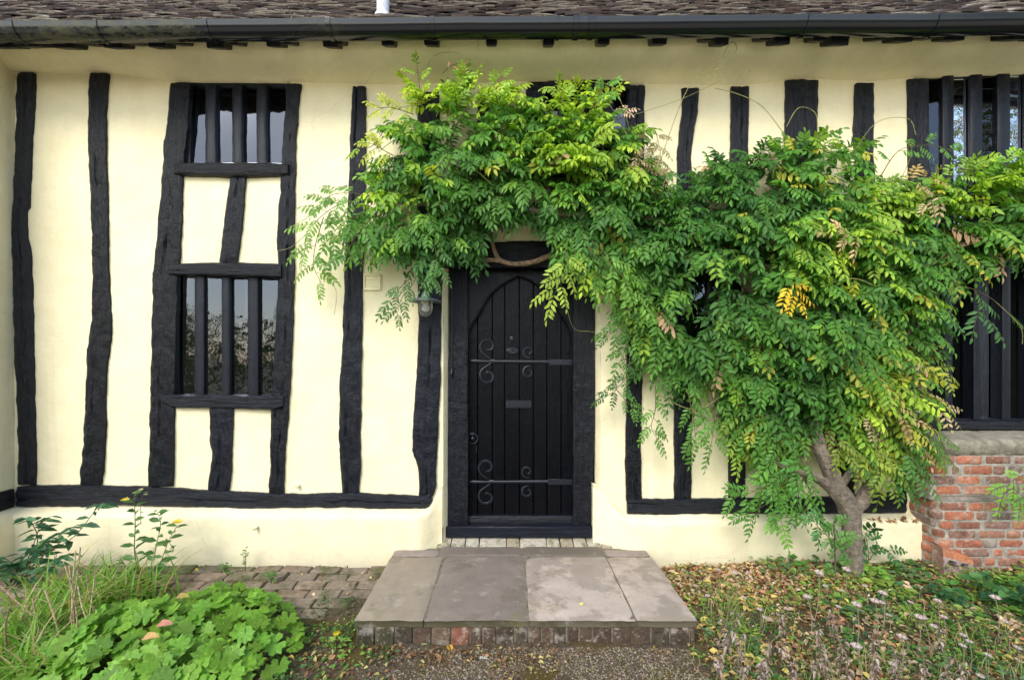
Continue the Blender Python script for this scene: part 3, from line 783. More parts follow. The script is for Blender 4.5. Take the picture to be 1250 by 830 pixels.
# raised rows of worn, unreadable lettering
for rz_, n, w_ in ((0.010, 5, 0.028), (-0.001, 7, 0.036), (-0.012, 4, 0.022)):
    for i in range(n):
        x = c.x - w_ + 2*w_*(i+0.5)/n
        mb.box((x-w_/n*0.62, c.y-0.0085, c.z+rz_-0.0032), (x+w_/n*0.62, c.y-0.004, c.z+rz_+0.0032), 0.0008, 0.001)
mb.build('plaque', M['iron'], door)
mb = MB(); c = W(625, 414, HY); mb.lathe([(0.0001, -0.020), (0.008, -0.019), (0.013, -0.012), (0.010, -0.003), (0.018, 0.0), (0.019, 0.005)], (c.x, c.y, c.z), 14, 'y')
mb.v = [(x, y, c.z+(z-c.z)*1.35) for x, y, z in mb.v]; mb.build('knocker', M['iron'], door)
# letter plate
mb = MB(); a, b = W(617.5, 498, HY), W(649, 488.5, HY); mb.box((a.x, HY-0.003, a.z), (b.x, HY+0.005, b.z), 0, 0.002)
mb.box((a.x+0.028, HY-0.0075, a.z+0.012), (b.x-0.028, HY-0.002, b.z-0.010), 0, 0.002)
for fx in (0.07, 0.93):
    x = a.x+(b.x-a.x)*fx; mb.lathe([(0.0001, -0.009), (0.005, -0.007), (0.006, 0)], (x, HY-0.001, (a.z+b.z)/2), 10, 'y')
mb.build('letter_plate', M['iron'], door)
# ring handle with latch plate
mb = MB(); c = W(577, 535, HY-0.01)
mb.tube([(c.x+0.040*math.cos(t), c.y-0.004+0.004*math.cos(t), c.z+0.040*math.sin(t)) for t in np.linspace(0, 2*PI, 33)], 0.0062, 7, cap=False)
mb.lathe([(0.0001, -0.016), (0.012, -0.013), (0.019, -0.004), (0.024, 0.006), (0.024, 0.012)], (c.x, c.y, c.z), 16, 'y')
mb.tube([(c.x, c.y-0.006, c.z), (c.x, c.y-0.006, c.z+0.04)], 0.007, 7)
mb.tube([W(581, 543, HY), W(582, 552, HY)], [0.006, 0.004], 6, flat=0.5)
mb.build('ring_handle', M['iron'], door)
mb = MB(); mb.tube([W(552.5, 334, DY-0.012), W(552.5, 390, DY-0.014), W(551.5, 450, DY-0.012)], 0.0035, 6)
mb.tube([W(551.5, 450, DY-0.014), W(551, 456, DY-0.03), W(551.5, 462, DY-0.014)], [0.005, 0.012, 0.005], 8)
mb.build('bell_pull', M['iron'], df)

# ---- drain stubs in the plaster
for (px, py, yy) in ((365, 592.5, -0.0), (313, 643.5, -0.11)):
    mb = MB(); c = W(px, py, yy); mb.cur = (0.7, 0.62, 0.4)
    mb.tube([(c.x+0.01, c.y+0.02, c.z+0.008), (c.x-0.004, c.y-0.035, c.z-0.004)], 0.011, 12, cap=False); mb.tube([(c.x-0.004, c.y-0.035, c.z-0.004), (c.x+0.004, c.y, c.z+0.003)], 0.007, 10)
    mb.build('drain_stub', M['cream_plastic'], house)

# ---- rafter feet, gutter, roof
def tilt_z(x): return 0.0079*x
for (a, b, dpt) in ((-20, 20, 4), (20, 48, 3), (62, 92, 5), (98, 116, 2), (124, 151, 5), (155, 173, 2), (179, 203, 5), (207, 225, 2), (250, 274, 6), (277, 293, 3), (323, 344, 5), (345, 358, 3), (393, 413, 6), (402, 420, 3), (464, 482, 5), (516, 536, 5), (592, 608, 5.5), (662, 678, 6), (728, 746, 6), (795, 816, 6), (857, 872, 3), (871, 891, 7), (926, 942, 3), (944, 966, 7), (991, 1010, 4), (1012, 1038, 8), (1066, 1084, 3), (1090, 1116, 5), (1126, 1146, 2), (1152, 1180, 4), (1228, 1256, 4), (1262, 1290, 4)):
    yy = -0.365; px = (a+b)/2; gb = 51.0 - 10.0*px/1250 + dpt*1.25 + 3.2
    p, q = W(a, gb, yy), W(b, gb-10, yy); mb = MB()
    k0 = len(mb.v); mb.box((p.x, -0.37, p.z), (q.x, -0.25, q.z+0.05), 0.003, 0.006)
    mb.v = [(x + (0.010 if z < p.z+0.02 else 0)*(1 if x < (p.x+q.x)/2 else -1), y, z + (y+0.37)*0.55) for x, y, z in mb.v]
    mb.build('rafter_foot', M['timber_h'], house)
GY, GR = -0.425, 0.078
def gut_z(x): return 3.905 + tilt_z(x)
mb = MB(); rows = []
for x in np.arange(LX-0.6, RX+0.01, 0.12):
    zz = gut_z(x) + 0.004*fr(x*1.3, 8)
    r = []
    for k in range(15):
        an = PI + PI*k/14; r.append((x, GY+GR*math.cos(an), zz+GR*1.02*math.sin(an)))
    r = [(x, GY-GR+0.010, zz+0.002), (x, GY-GR+0.008, zz+0.010), (x, GY-GR-0.003, zz+0.009)] + r
    for k in range(15):
        an = 2*PI - PI*k/14; r.append((x, GY+(GR-0.006)*math.cos(an), zz+(GR-0.006)*math.sin(an)))
    rows.append(r)
mb.grid(rows); gutter = mb.build('gutter', M['gutter'], house)
for px, w_ in ((12, 0.018), (116, 0.012), (250, 0.014), (400, 0.016), (527, 0.016), (682, 0.012), (704, 0.022), (723, 0.022), (989, 0.012), (1149, 0.012), (-60, 0.015)):
    mb = MB(); x = X(px, GY-GR); zz = gut_z(x) + 0.004*fr(x*1.3, 8); rows = []
    for xx in (x-w_, x-w_*0.9, x+w_*0.9, x+w_):
        o = 0.001 if xx in (x-w_, x+w_) else 0.006
        rows.append([(xx, GY-GR-o+0.012, zz+0.016)] + [(xx, GY+(GR+o)*math.cos(PI+PI*k/14), zz+(GR+o)*1.02*math.sin(PI+PI*k/14)+(0.014 if k == 0 else 0)) for k in range(15)])
    mb.grid(rows); mb.build('gutter_bracket', M['gutter'], gutter)
# eaves board behind gutter
mb = MB(); a = GY+GR+0.008
mb.box((LX-0.6, a, 3.93), (RX, a+0.02, 3.985), 0, 0.002)
eb = mb.build('eaves_board', M['timber_h'], house); eb.rotation_euler = (0, -math.atan(0.0079), 0)
PITCH = math.radians(43); cp, sp_ = math.cos(PITCH), math.sin(PITCH)
EY, EZ = -0.41, 3.952
mb = MB()
rg = 0.082
for rrow in range(26):
    s = rrow*rg; x = LX-0.7 - (rrow % 2)*0.08 + random.uniform(-0.02, 0.02)
    while x < RX+0.1:
        w_ = 0.162+random.uniform(-0.006, 0.006)
        base = random.choice([(0.085, 0.062, 0.056), (0.11, 0.075, 0.064), (0.075, 0.06, 0.058), (0.14, 0.105, 0.09), (0.06, 0.05, 0.05), (0.10, 0.084, 0.078)])
        kk = random.uniform(0.65, 1.3); mb.cur = tuple(c*kk for c in base)
        lift = random.uniform(0, 0.014); skew = random.uniform(-0.009, 0.009); bow = random.uniform(0.001, 0.008); tcol = mb.cur; ecol = (0.36, 0.32, 0.26) if random.random() < 0.3 else tuple(c*1.4 for c in tcol); slip = random.uniform(-0.008, 0.008) - (0.03 if random.random() < 0.02 else 0)
        rows_t, rows_b = [], []
        for k in range(5):
            u = k/4; xx = x+0.002+(w_-0.004)*u
            arch = bow*(1-(2*u-1)**2) + skew*(u-0.5)*2
            def pt(sl, h): return (xx, EY+sl*cp-h*sp_, EZ+tilt_z(xx)+sl*sp_+h*cp)
            h0 = 0.020+lift+arch
            rows_t.append([pt(s+slip-0.012, h0-0.013), pt(s+slip-0.011, h0), pt(s+0.10, 0.012+arch*0.6), pt(s+0.2, 0.003)])
            rows_b.append([pt(s+slip-0.012, h0-0.013), pt(s+0.2, -0.010)])
        k0 = len(mb.v); mb.grid(rows_t)
        for q_ in range(5): mb.c[k0+q_*4] = tuple(c*0.35 for c in tcol); mb.c[k0+q_*4+1] = ecol  # shadow line painted on each lower lip; edge above paler, some with lichen
        mb.grid(rows_b)
        mb.face(*[mb.vert(p) for p in rows_t[0]]); mb.face(*[mb.vert(p) for p in rows_t[-1]])
        x += w_
# the plain slopes beyond, up to the ridge and down the back
mb.cur = (0.10, 0.065, 0.058)
s_end = 26*rg; ridge = 4.2
q = lambda x, sl: (x, EY+sl*cp, EZ-0.012+tilt_z(x)+sl*sp_)
v = [mb.vert(q(LX-0.8, 0)), mb.vert(q(RX+0.2, 0)), mb.vert(q(RX+0.2, ridge)), mb.vert(q(LX-0.8, ridge))]; mb.face(*v)
v2 = [mb.vert((RX+0.2, EY+2*ridge*cp, EZ)), mb.vert((LX-0.8, EY+2*ridge*cp, EZ))]; mb.face(v[3], v[2], v2[0], v2[1])
roof = mb.build('roof', M['tile'], house, recalc=True)
mb = MB(); p = W(467.5, 8, 0.0)
yv = EY+0.30*cp; xx = X(467.5, yv); z0 = EZ+0.30*sp_ + tilt_z(xx)
mb.tube([(xx, yv, z0-0.03), (xx, yv, z0+0.45)], 0.046, 18); mb.tube([(xx, yv, z0-0.03), (xx, yv, z0+0.012)], [0.075, 0.055], 18)
mb.build('vent_pipe', M['white_pipe'], roof)

# ================================================================== STONE STEP
H = 0.165
stepo = tag(empty('door_step', (0.1, -0.5, 0)), 'low step of worn sandstone slabs on a mossy brick edge before the door', 'step')
def child(o, par):
    o.matrix_parent_inverse = Matrix.Translation(-Vector(par.location)); return o
colx = [-0.862, -0.472, 0.119, 0.72, 1.063]; colb = [-0.862, -0.517, 0.10, 0.725, 1.055]
scol = {(0, 0): (0.30, 0.25, 0.19), (1, 0): (0.23, 0.188, 0.158), (2, 0): (0.50, 0.41, 0.345), (3, 0): (0.45, 0.37, 0.305), (0, 1): (0.28, 0.228, 0.20), (1, 1): (0.19, 0.155, 0.13), (2, 1): (0.165, 0.135, 0.11), (3, 1): (0.29, 0.24, 0.21)}
def slab(x0a, x1a, x0b, x1b, ya, yb, col):
    mb = MB(); mb.cur = col; g = 0.004; n, m_ = 14, 14; sd = random.uniform(0, 50); top = []
    for j in range(m_+1):
        t = j/m_; yy = ya+g+(yb-ya-2*g)*t; xa = x0a+(x0b-x0a)*t+g; xb = x1a+(x1b-x1a)*t-g; row = []
        for i in range(n+1):
            u = i/n; x = xa+(xb-xa)*u
            ed = min(u*(xb-xa), (1-u)*(xb-xa), t*(yb-ya), (1-t)*(yb-ya))
            z = H + 0.004*fr(x*3, yy*3, sd) + 0.0012*fr(x*16, yy*16, sd) - 0.006*max(0, 1-ed/0.012)
            jx = 0.006*nz(yy*9, sd) if i in (0, n) else 0
            jy = 0.010*fr(x*7, sd) if (j == 0 and ya < -0.9) else 0
            row.append((x+jx, yy+jy, z))
        top.append(row)
    ids = mb.grid(top)
    per = top[0] + [r[-1] for r in top[1:]] + top[-1][::-1][1:] + [r[0] for r in top[::-1][1:]]
    mb.cur = (0.075, 0.066, 0.036)
    mb.grid([per, [(p[0], p[1]-0.0 + (0.006 if p[1] < ya+0.02 else 0), p[2]-0.012) for p in per], [(p[0], p[1]+(0.004 if p[1] < ya+0.02 else 0), H-0.042) for p in per]])
    return child(mb.build('paving_slab', M['stone'], stepo), stepo)
for i in range(4):
    slab(colx[i], colx[i+1], colx[i], colx[i+1], -1.022, -0.207, scol[(i, 0)])
for i in range(4):
    slab(colb[i], colb[i+1], colb[i], colb[i+1], -0.203, -0.03 if i in (1, 2) else -0.085, scol[(i, 1)])
mb = MB(); mb.cur = (0.20, 0.175, 0.13)
mb.box((-0.85, -1.0, 0.02), (1.05, -0.06, H-0.006), 0, 0.002)
child(mb.build('mortar_bed', M['coping'], stepo), stepo)
mb = MB(); x = -0.85
while x < 1.04:
    w_ = random.choice([0.07, 0.105, 0.075, 0.11]); w_ = min(w_, 1.05-x)
    g = random.choice([(0.22, 0.09, 0.055), (0.11, 0.07, 0.045), (0.085, 0.06, 0.04), (0.12, 0.08, 0.05), (0.07, 0.055, 0.035), (0.10, 0.07, 0.045), (0.06, 0.055, 0.028)])
    kk = random.uniform(0.6, 1.1); mb.cur = tuple(c*kk for c in g)
    dd = random.uniform(-0.006, 0.006)
    mb.box((x+0.005, -1.012+dd, -0.03), (x+w_-0.005, -0.9, H-0.046), 0.003, 0.006); x += w_
for s in (-1, 1):
    y = -0.9
    while y < -0.16:
        kk = random.uniform(0.7, 1.1); mb.cur = tuple(c*kk for c in (0.15, 0.10, 0.07)); xx = -0.857 if s < 0 else 1.057
        mb.box((min(xx, xx-s*0.08), y, -0.03), (max(xx, xx-s*0.08), y+0.1, H-0.046), 0.002, 0.006); y += 0.108
child(mb.build('brick_riser', M['brick'], stepo), stepo)
mb = MB(); mb.cur = (0.12, 0.105, 0.07)
mb.box((-0.855, -1.003, H-0.048), (1.055, -0.9, H-0.041)); child(mb.build('bedding_mortar', M['coping'], stepo), stepo)
mb = MB(); x = X(533, -0.03)
while x < X(748, -0.03)-0.02:
    w_ = random.choice([0.105, 0.21, 0.11]); mb.cur = random.choice([(0.33, 0.28, 0.19), (0.40, 0.36, 0.26), (0.30, 0.24, 0.17), (0.42, 0.38, 0.30)])
    mb.box((x+0.003, -0.045, H-0.05), (x+w_-0.003, 0.08, H+0.010), 0.002, 0.004)
    x += w_
mb.v = [(a, b, c + (0.22*(b+0.03) if c > H else 0)) for a, b, c in mb.v]
child(mb.build('brick_course', M['paver'], stepo), stepo)

# ================================================================== BRICK WALL under the right-hand window
bw = tag(empty('brick_wall', (X(1110), -0.1, 0)), 'weathered red brick wall with stone coping under the barred window at right', 'wall')
mb = MB(); BX = X(1107)
BC = [(0.38, 0.13, 0.07), (0.42, 0.15, 0.08), (0.34, 0.12, 0.07), (0.28, 0.12, 0.08), (0.40, 0.17, 0.10), (0.22, 0.16, 0.13), (0.32, 0.15, 0.10), (0.28, 0.15, 0.11)]
def brick_rows(z0, z1, yf, xl, rnd):
    n = round((z1-z0)/0.0655); ch = (z1-z0)/n
    for r in range(n):
        za, zb = z0+r*ch+0.005, z0+(r+1)*ch-0.005
        # path: along the return (y from 0 to yf) then along the front
        s = -(0.0-yf) - (0.06 if r % 2 else 0.0); 
        L_ret = -yf
        s = -0.05 if r % 2 else 0.0
        first = True
        while s < L_ret + (RX-xl):
            w_ = random.choice([0.215, 0.215, 0.105]) + random.uniform(-0.012, 0.012)
            sa, sb = s+0.0055, s+w_-0.0055
            base = random.choice(BC); k = random.uniform(0.7, 1.15); mb.cur = tuple(c*k for c in base)
            dd = random.uniform(-0.004, 0.004); secs = []
            npt = max(2, int((sb-sa)/0.02)+1)
            def path(q, off, z):
                rr = rnd; c0 = L_ret-rr
                if q < c0: x, y, nx, ny = xl, -q, -1, 0
                elif q < c0+rr*PI/2:
                    a = (q-c0)/rr; x, y, nx, ny = xl+rr-rr*math.cos(a), -(c0)-rr*math.sin(a), -math.cos(a), -math.sin(a)
                else: x, y, nx, ny = xl+rr+(q-c0-rr*PI/2), yf, 0, -1
                return (x+nx*off, y+ny*off, z)
            jz = [random.uniform(-0.0025, 0.0025) for _ in range(4)]
            for i in range(npt):
                q = sa+(sb-sa)*i/(npt-1); e = 0.006 if i in (0, npt-1) else 0
                o = dd + 0.003*fr(q*14, za*20, yf*9)
                secs.append([path(q, -0.05, za+jz[0]), path(q, o-0.005-e, za+jz[0]), path(q, o-e, za+0.006+jz[1]), path(q, o+0.001-e, (za+zb)/2), path(q, o-e, zb-0.006+jz[2]), path(q, o-0.005-e, zb+jz[3]), path(q, -0.05, zb+jz[3])])
            mb.grid(secs)
            s += w_
zc0, zled = 0.905, Z(611, -0.22)
brick_rows(zled+0.035, zc0, -0.20, BX, 0.012)
brick_rows(-0.03, zled-0.005, -0.245, BX+0.02, 0.075)
child(mb.build('brickwork', M['brick'], bw), bw)
# mortar core, set back behind the brick faces
mb = MB(); mb.cur = (0.38, 0.345, 0.29)
def core(z0, z1, yf, xl, rnd, off):
    rows = []
    for z in np.linspace(z0, z1, 14):
        r = [(xl+off, 0.02, z)]
        for k in range(7):
            a = PI/2*k/6; r.append((xl+rnd-(rnd-off)*math.cos(a), yf+rnd-(rnd-off)*math.sin(a), z+0.002*fr(k, z*9)))
        for x in np.arange(xl+rnd+0.05, RX, 0.05): r.append((x, yf+off+0.003*fr(x*16, z*16), z))
        rows.append(r)
    mb.grid(rows); return rows
r1 = core(zled, zc0, -0.20, BX, 0.012, 0.0035); r2 = core(-0.05, zled+0.0, -0.245, BX+0.02, 0.075, 0.0045)
mb.cur = (0.22, 0.19, 0.15)
top = [[(p[0], p[1]-0.004, zled+0.002 + 0.006*fr(p[0]*9, 2)) for p in r2[-1]], [(p[0], p[1]*0.92, zled+0.032+0.006*fr(p[0]*9, 4)) for p in r2[-1]], [(p[0], 0.02, zled+0.05) for p in r2[-1]]]
mb.grid(top)
child(mb.build('mortar', M['coping'], bw), bw)
mb = MB(); rows = []
x = BX-0.02; mb.cur = (0.27, 0.245, 0.185)
prof = [(-0.01, 0.165), (-0.10, 0.150), (-0.175, 0.132), (-0.205, 0.122), (-0.222, 0.102), (-0.226, 0.075), (-0.218, 0.04), (-0.209, 0.014), (-0.195, -0.004), (-0.02, -0.004)]
xsn = [BX-0.015, BX+0.0] + list(np.arange(BX+0.02, RX, 0.02))
for i, x in enumerate(xsn):
    joint = 0.022*max(0, 1-abs(((x-BX) % 0.21)-0.105)/0.014) + 0.010*max(0, fr(x*7, 3.3))
    rows.append([(x, yy + joint*(1 if k > 2 else 0) + (0.012*fr(x*14, yy*20, 4) if 2 < k < 8 else 0.002*fr(x*9, yy)), zc0 + zz*0.92 + 0.006*fr(x*10, k*0.7)) for k, (yy, zz) in enumerate(prof)])
mb.grid(rows); mb.face(*[mb.vert(p) for p in rows[0]])
child(mb.build('coping', M['coping'], bw), bw)

# broken clay block leaning at the foot of the brick wall
mb = MB(); base = G(1166, 706, 0.04)
def blk(u, v, w): return (base.x + (u-0.5)*0.215 + 0.02*(v), base.y - 0.03 + w*0.10 + v*0.03, 0.06 + v*(0.20-0.08*u))
nu, nv = 18, 14
hole = lambda u, v: (((u-0.30)/0.16)**2+((v-0.36)/0.26)**2 < 1) or (((u-0.72)/0.14)**2+((v-0.34)/0.27)**2 < 1)
gridp = []
for j in range(nv+1):
    row = []
    for i in range(nu+1):
        u, v = i/nu, j/nv; p = blk(u, v, 0); h = 0.045 if hole(u, v) else 0
        row.append((p[0]+0.003*fr(u*7, v*7), p[1]+h+0.006*fr(u*6, v*6, 3), p[2]+0.004*fr(u*9, 5)))
    gridp.append(row)
mb.cur = (0.30, 0.22, 0.19); mb.grid(gridp[:11])
mb.cur = (0.46, 0.17, 0.08); mb.grid(gridp[10:])
topr = gridp[-1]; mb.grid([topr, [(p[0]+0.01, p[1]+0.10, p[2]+0.012) for p in topr]])
mb.cur = (0.28, 0.16, 0.12)
for c in (0, -1):
    e = [r[c] for r in gridp]; mb.grid([e, [(p[0]+0.01, p[1]+0.10, p[2]) for p in e]])
tag(mb.build('clay_block', M['brick']), 'broken orange clay block with two round holes against the brick wall foot', 'block')

# ================================================================== LAMP and PLATE on the wall
c = W(519.5, 366, -0.13)
lamp = tag(empty('wall_lamp', c), 'grey conical shaded lamp with a clear glass globe beside the door', 'lamp')
mb = MB(); mb.lathe([(0.0001, 0.055), (0.022, 0.054), (0.028, 0.04), (0.032, 0.022), (0.06, 0.012), (0.118, -0.010), (0.124, -0.016), (0.120, -0.014), (0.06, 0.005), (0.03, 0.012)], (0, 0, 0), 32)
mb.build('lamp_shade', M['lamp_grey'], lamp)
mb = MB(); mb.lathe([(0.045, 0.004), (0.05, -0.02), (0.050, -0.06), (0.046, -0.09), (0.034, -0.115), (0.016, -0.127), (0.0001, -0.13)], (0, 0, 0), 24)
mb.build('glass_globe', M['lampglass'], lamp)
mb = MB(); mb.lathe([(0.018, 0.0), (0.018, -0.03), (0.012, -0.034), (0.024, -0.06), (0.022, -0.078), (0.0001, -0.09)], (0, 0, 0), 16); mb.build('bulb', M['lamp_under'], lamp)
mb = MB(); mb.tube([(0, 0, 0.05), (0, 0.0, 0.10), (0, 0.03, 0.13), (0, 0.08, 0.135), (0, 0.115, 0.12)], 0.009, 10); mb.lathe([(0.0001, -0.006), (0.04, -0.004), (0.042, 0.008)], (0, 0.112, 0.12), 18, 'y')
mb.build('bracket', M['iron'], lamp)
mb = MB(); a, b = W(443.5, 354.5, -0.012), W(465, 334.5, -0.012); t = 0.016
pl = [(a.x, a.z, b.x, a.z+t), (a.x, b.z-t, b.x, b.z)]
for x0, z0, x1, z1 in pl: mb.box((x0, -0.018, z0), (x1, 0.006, z1), 0, 0.003)
for x0, x1 in ((a.x, a.x+t), (b.x-t, b.x)): mb.box((x0+0.0005, -0.0175, a.z+t+0.001), (x1-0.0005, 0.006, b.z-t-0.001), 0, 0.003)
mb.box((a.x+t-0.002, -0.008, a.z+t-0.002), (b.x-t+0.002, 0.004, b.z-t+0.002), 0, 0.002)
for i in range(4):
    z = a.z+t+0.012+i*0.026; mb.box((a.x+t+0.004, -0.011, z), (b.x-t-0.004, -0.006, z+0.012), 0, 0.002)
tag(mb.build('vent_plate', M['cream_plastic']), 'small square cream painted vent plate on the plaster near the lamp', 'vent')

# ================================================================== WISTERIA
wis = tag(empty('wisteria', (X(1040, -0.3), -0.3, 0)), 'large climbing wisteria with pale trunk spreading over the door and wall', 'climber')
def wchild(o): return child(o, wis)
def smooth_path(pts, n=6):
    out = []
    for i in range(len(pts)-1):
        p0 = Vector(pts[max(i-1, 0)]); p1 = Vector(pts[i]); p2 = Vector(pts[i+1]); p3 = Vector(pts[min(i+2, len(pts)-1)])
        for k in range(n):
            t = k/n
            out.append(0.5*((2*p1) + (p2-p0)*t + (2*p0-5*p1+4*p2-p3)*t*t + (3*p1-p0-3*p2+p3)*t**3))
    out.append(Vector(pts[-1])); return out
def limb(name, pts, r0, r1, col=(0.25, 0.20, 0.15), amp=0.35, seg=12, n=8):
    mb = MB(); mb.cur = col; P = smooth_path([W(*p) for p in pts], n); k = len(P)
    rad = [r0+(r1-r0)*i/(k-1) for i in range(k)]
    mb.tube(P, rad, seg, nzamp=amp, nzsc=9); return wchild(mb.build(name, M['grey_bark'], wis))
mb = MB(); mb.cur = (0.25, 0.205, 0.155)
P = smooth_path([W(1041, 722, -0.30), W(1040, 700, -0.30), W(1039, 660, -0.30), W(1038, 630, -0.30), W(1033, 610, -0.30), W(1022, 592, -0.31)], 8)
rad = [0.082-0.022*min(1, i/10) - 0.012*max(0, (i-24)/16) for i in range(len(P))]
mb.tube(P, rad, 20, nzamp=0.28, nzsc=7); wchild(mb.build('trunk', M['grey_bark'], wis))
limb('branch', [(1034, 622, -0.30), (1018, 588, -0.32), (1007, 562, -0.33), (998, 540, -0.28), (990, 500, -0.22), (970, 440, -0.18), (930, 370, -0.15), (860, 300, -0.2), (770, 262, -0.22), (690, 262, -0.25), (600, 250, -0.22), (520, 250, -0.2), (440, 240, -0.2)], 0.054, 0.010)
limb('branch', [(1030, 612, -0.31), (1008, 590, -0.36), (990, 580, -0.38), (972, 574, -0.34), (940, 560, -0.25), (900, 520, -0.2)], 0.04, 0.012)
limb('branch', [(1041, 628, -0.30), (1056, 604, -0.29), (1066, 580, -0.27), (1072, 550, -0.22), (1090, 480, -0.2), (1110, 400, -0.22), (1150, 310, -0.25), (1260, 285, -0.25)], 0.045, 0.012)
limb('branch', [(1024, 598, -0.31), (1036, 580, -0.34), (1044, 570, -0.35), (1050, 540, -0.28)], 0.026, 0.010)
limb('branch', [(575, 318, -0.07), (605, 318, -0.085), (625, 322, -0.09), (650, 320, -0.085), (668, 314, -0.07), (720, 300, -0.1)], 0.016, 0.019, (0.30, 0.20, 0.12))
limb('branch', [(596, 270, -0.12), (600, 292, -0.10), (606, 312, -0.09), (612, 319, -0.085)], 0.015, 0.017, (0.30, 0.20, 0.12))
limb('branch', [(775, 412, -0.08), (790, 421, -0.10), (812, 430, -0.11), (836, 432, -0.10), (880, 440, -0.1)], 0.016, 0.014, (0.30, 0.20, 0.13))
limb('branch', [(1120, 330, -0.3), (1160, 308, -0.3), (1190, 296, -0.28), (1255, 290, -0.25)], 0.010, 0.010, (0.28, 0.18, 0.09))

# crown silhouette (photograph pixels) -> clumps with real depth
POLY_L = [(450, 255), (480, 232), (497, 200), (505, 150), (515, 118), (545, 116), (600, 118), (622, 138), (640, 165), (668, 142), (700, 134), (735, 140), (750, 168), (780, 225), (815, 256), (850, 264), (850, 330), (800, 345), (760, 325), (720, 312), (690, 305), (668, 280), (640, 268), (590, 268), (545, 292), (515, 298), (485, 285), (455, 275)]
POLY_R = [(815, 258), (850, 238), (880, 214), (935, 192), (990, 186), (1015, 180), (1045, 212), (1075, 240), (1110, 250), (1145, 240), (1200, 222), (1300, 212), (1300, 280), (1245, 282), (1195, 288), (1150, 305), (1118, 350), (1108, 400), (1105, 450), (1110, 500), (1100, 525), (1080, 540), (1045, 528), (1010, 505), (985, 525), (965, 545), (938, 542), (918, 515), (905, 468), (880, 436), (850, 440), (824, 440), (810, 422), (800, 395), (787, 370), (772, 350), (775, 300), (790, 265)]
def inside(p, poly):
    x, y = p; c = False; j = len(poly)-1
    for i in range(len(poly)):
        xi, yi = poly[i]; xj, yj = poly[j]
        if (yi > y) != (yj > y) and x < (xj-xi)*(y-yi)/(yj-yi)+xi: c = not c
        j = i
    return c
def edge_dist(p, poly):
    best = 1e9; q = Vector(p)
    for i in range(len(poly)):
        a = Vector(poly[i]); b = Vector(poly[(i+1) % len(poly)]); ab = b-a
        t = max(0, min(1, (q-a).dot(ab)/max(ab.length_squared, 1e-9))); best = min(best, (q-a-ab*t).length)
    return best
YOUNG = [(510, 105, 55, 46, 1.1), (590, 118, 60, 34, .9), (560, 150, 60, 30, .5), (440, 250, 50, 30, .45), (470, 135, 32, 26, 1.0), (712, 128, 58, 30, .9), (700, 190, 75, 40, .65), (630, 185, 40, 30, .4), (400, 270, 55, 50, .5), (730, 320, 60, 38, .55), (1000, 300, 75, 50, .5), (1060, 250, 50, 40, .55),
         (1060, 480, 60, 80, .55), (1170, 240, 70, 40, .55), (960, 560, 50, 50, .4), (490, 240, 60, 25, .5), (1010, 185, 50, 30, .4), (1080, 350, 40, 50, .35), (880, 440, 60, 35, .25), (800, 380, 40, 60, .3)]
def youth(px, py):
    t = 0.0
    for x, y, a, b, w in YOUNG:
        d = ((px-x)/a)**2+((py-y)/b)**2
        t = max(t, w*math.exp(-d*0.9))
    return t
C_OLD = np.array([0.040, 0.130, 0.027]); C_MID = np.array([0.105, 0.265, 0.034]); C_YNG = np.array([0.46, 0.60, 0.05]); C_YEL = np.array([0.62, 0.48, 0.05]); C_DRY = np.array([0.50, 0.32, 0.19])
def leaf_cols(px, py, n, add=0.0):
    y = np.array([youth(a, b) for a, b in zip(px, py)])
    y = np.clip(y*1.1 + rng.normal(0, 0.11, n) + 0.10 + add, 0, 1)[:, None]
    c = np.where(y < 0.45, C_OLD + (C_MID-C_OLD)*(y/0.45), C_MID + (C_YNG-C_MID)*((y-0.45)/0.55))
    rgt = (px > 930)
    yl = rng.random(n) < np.where(rgt, 0.055, 0.012); c[yl] = C_YEL*np.array([0.7, 0.9, 1.0])
    low = (px > 1000) & (py > 420); yl2 = rng.random(n) < np.where(low, 0.16, 0); c[yl2] = np.array([0.45, 0.42, 0.07])
    dr = rng.random(n) < np.where(low, 0.05, 0.008); c[dr] = C_DRY
    return c*(0.8+0.4*rng.random((n, 1)))
sp = Soup()
clumps = []
def fill(poly, count, sep, seed):
    rnd = random.Random(seed); xs_ = [p[0] for p in poly]; ys_ = [p[1] for p in poly]; tries = 0; got = []
    while len(got) < count and tries < 30000:
        tries += 1
        p = (rnd.uniform(min(xs_), max(xs_)), rnd.uniform(min(ys_), max(ys_)))
        if not inside(p, poly): continue
        e = edge_dist(p, poly)
        r = max(20, min(46, e*0.75+12))
        if any(math.hypot(p[0]-q[0], p[1]-q[1]) < sep*(r+q[2])*0.5 for q in got): continue
        dep = -(0.16 + 0.0042*min(e, 80) + rnd.uniform(0, 0.12))
        got.append((p[0], p[1], r, dep))
    return got
HOLES = [(848, 352, 34, 58), (905, 335, 22, 30), (632, 285, 34, 16), (700, 262, 16, 12), (1010, 455, 16, 26), (925, 300, 14, 16), (560, 215, 14, 20), (545, 160, 16, 22), (585, 150, 14, 16), (868, 240, 12, 10), (960, 410, 12, 16), (1085, 400, 14, 20), (770, 300, 12, 20)]
def spots(poly, count, sep, seed):
    rnd = random.Random(seed); xs_ = [q[0] for q in poly]; ys_ = [q[1] for q in poly]; got = []; tries = 0
    while len(got) < count and tries < 40000:
        tries += 1
        q = (rnd.uniform(min(xs_), max(xs_)), rnd.uniform(min(ys_), max(ys_)))
        if not inside(q, poly) or any(math.hypot(q[0]-g[0], q[1]-g[1]) < sep for g in got): continue
        if any(((q[0]-a)/c_)**2+((q[1]-b)/d_)**2 < 1 for a, b, c_, d_ in HOLES): continue
        got.append(q)
    return got
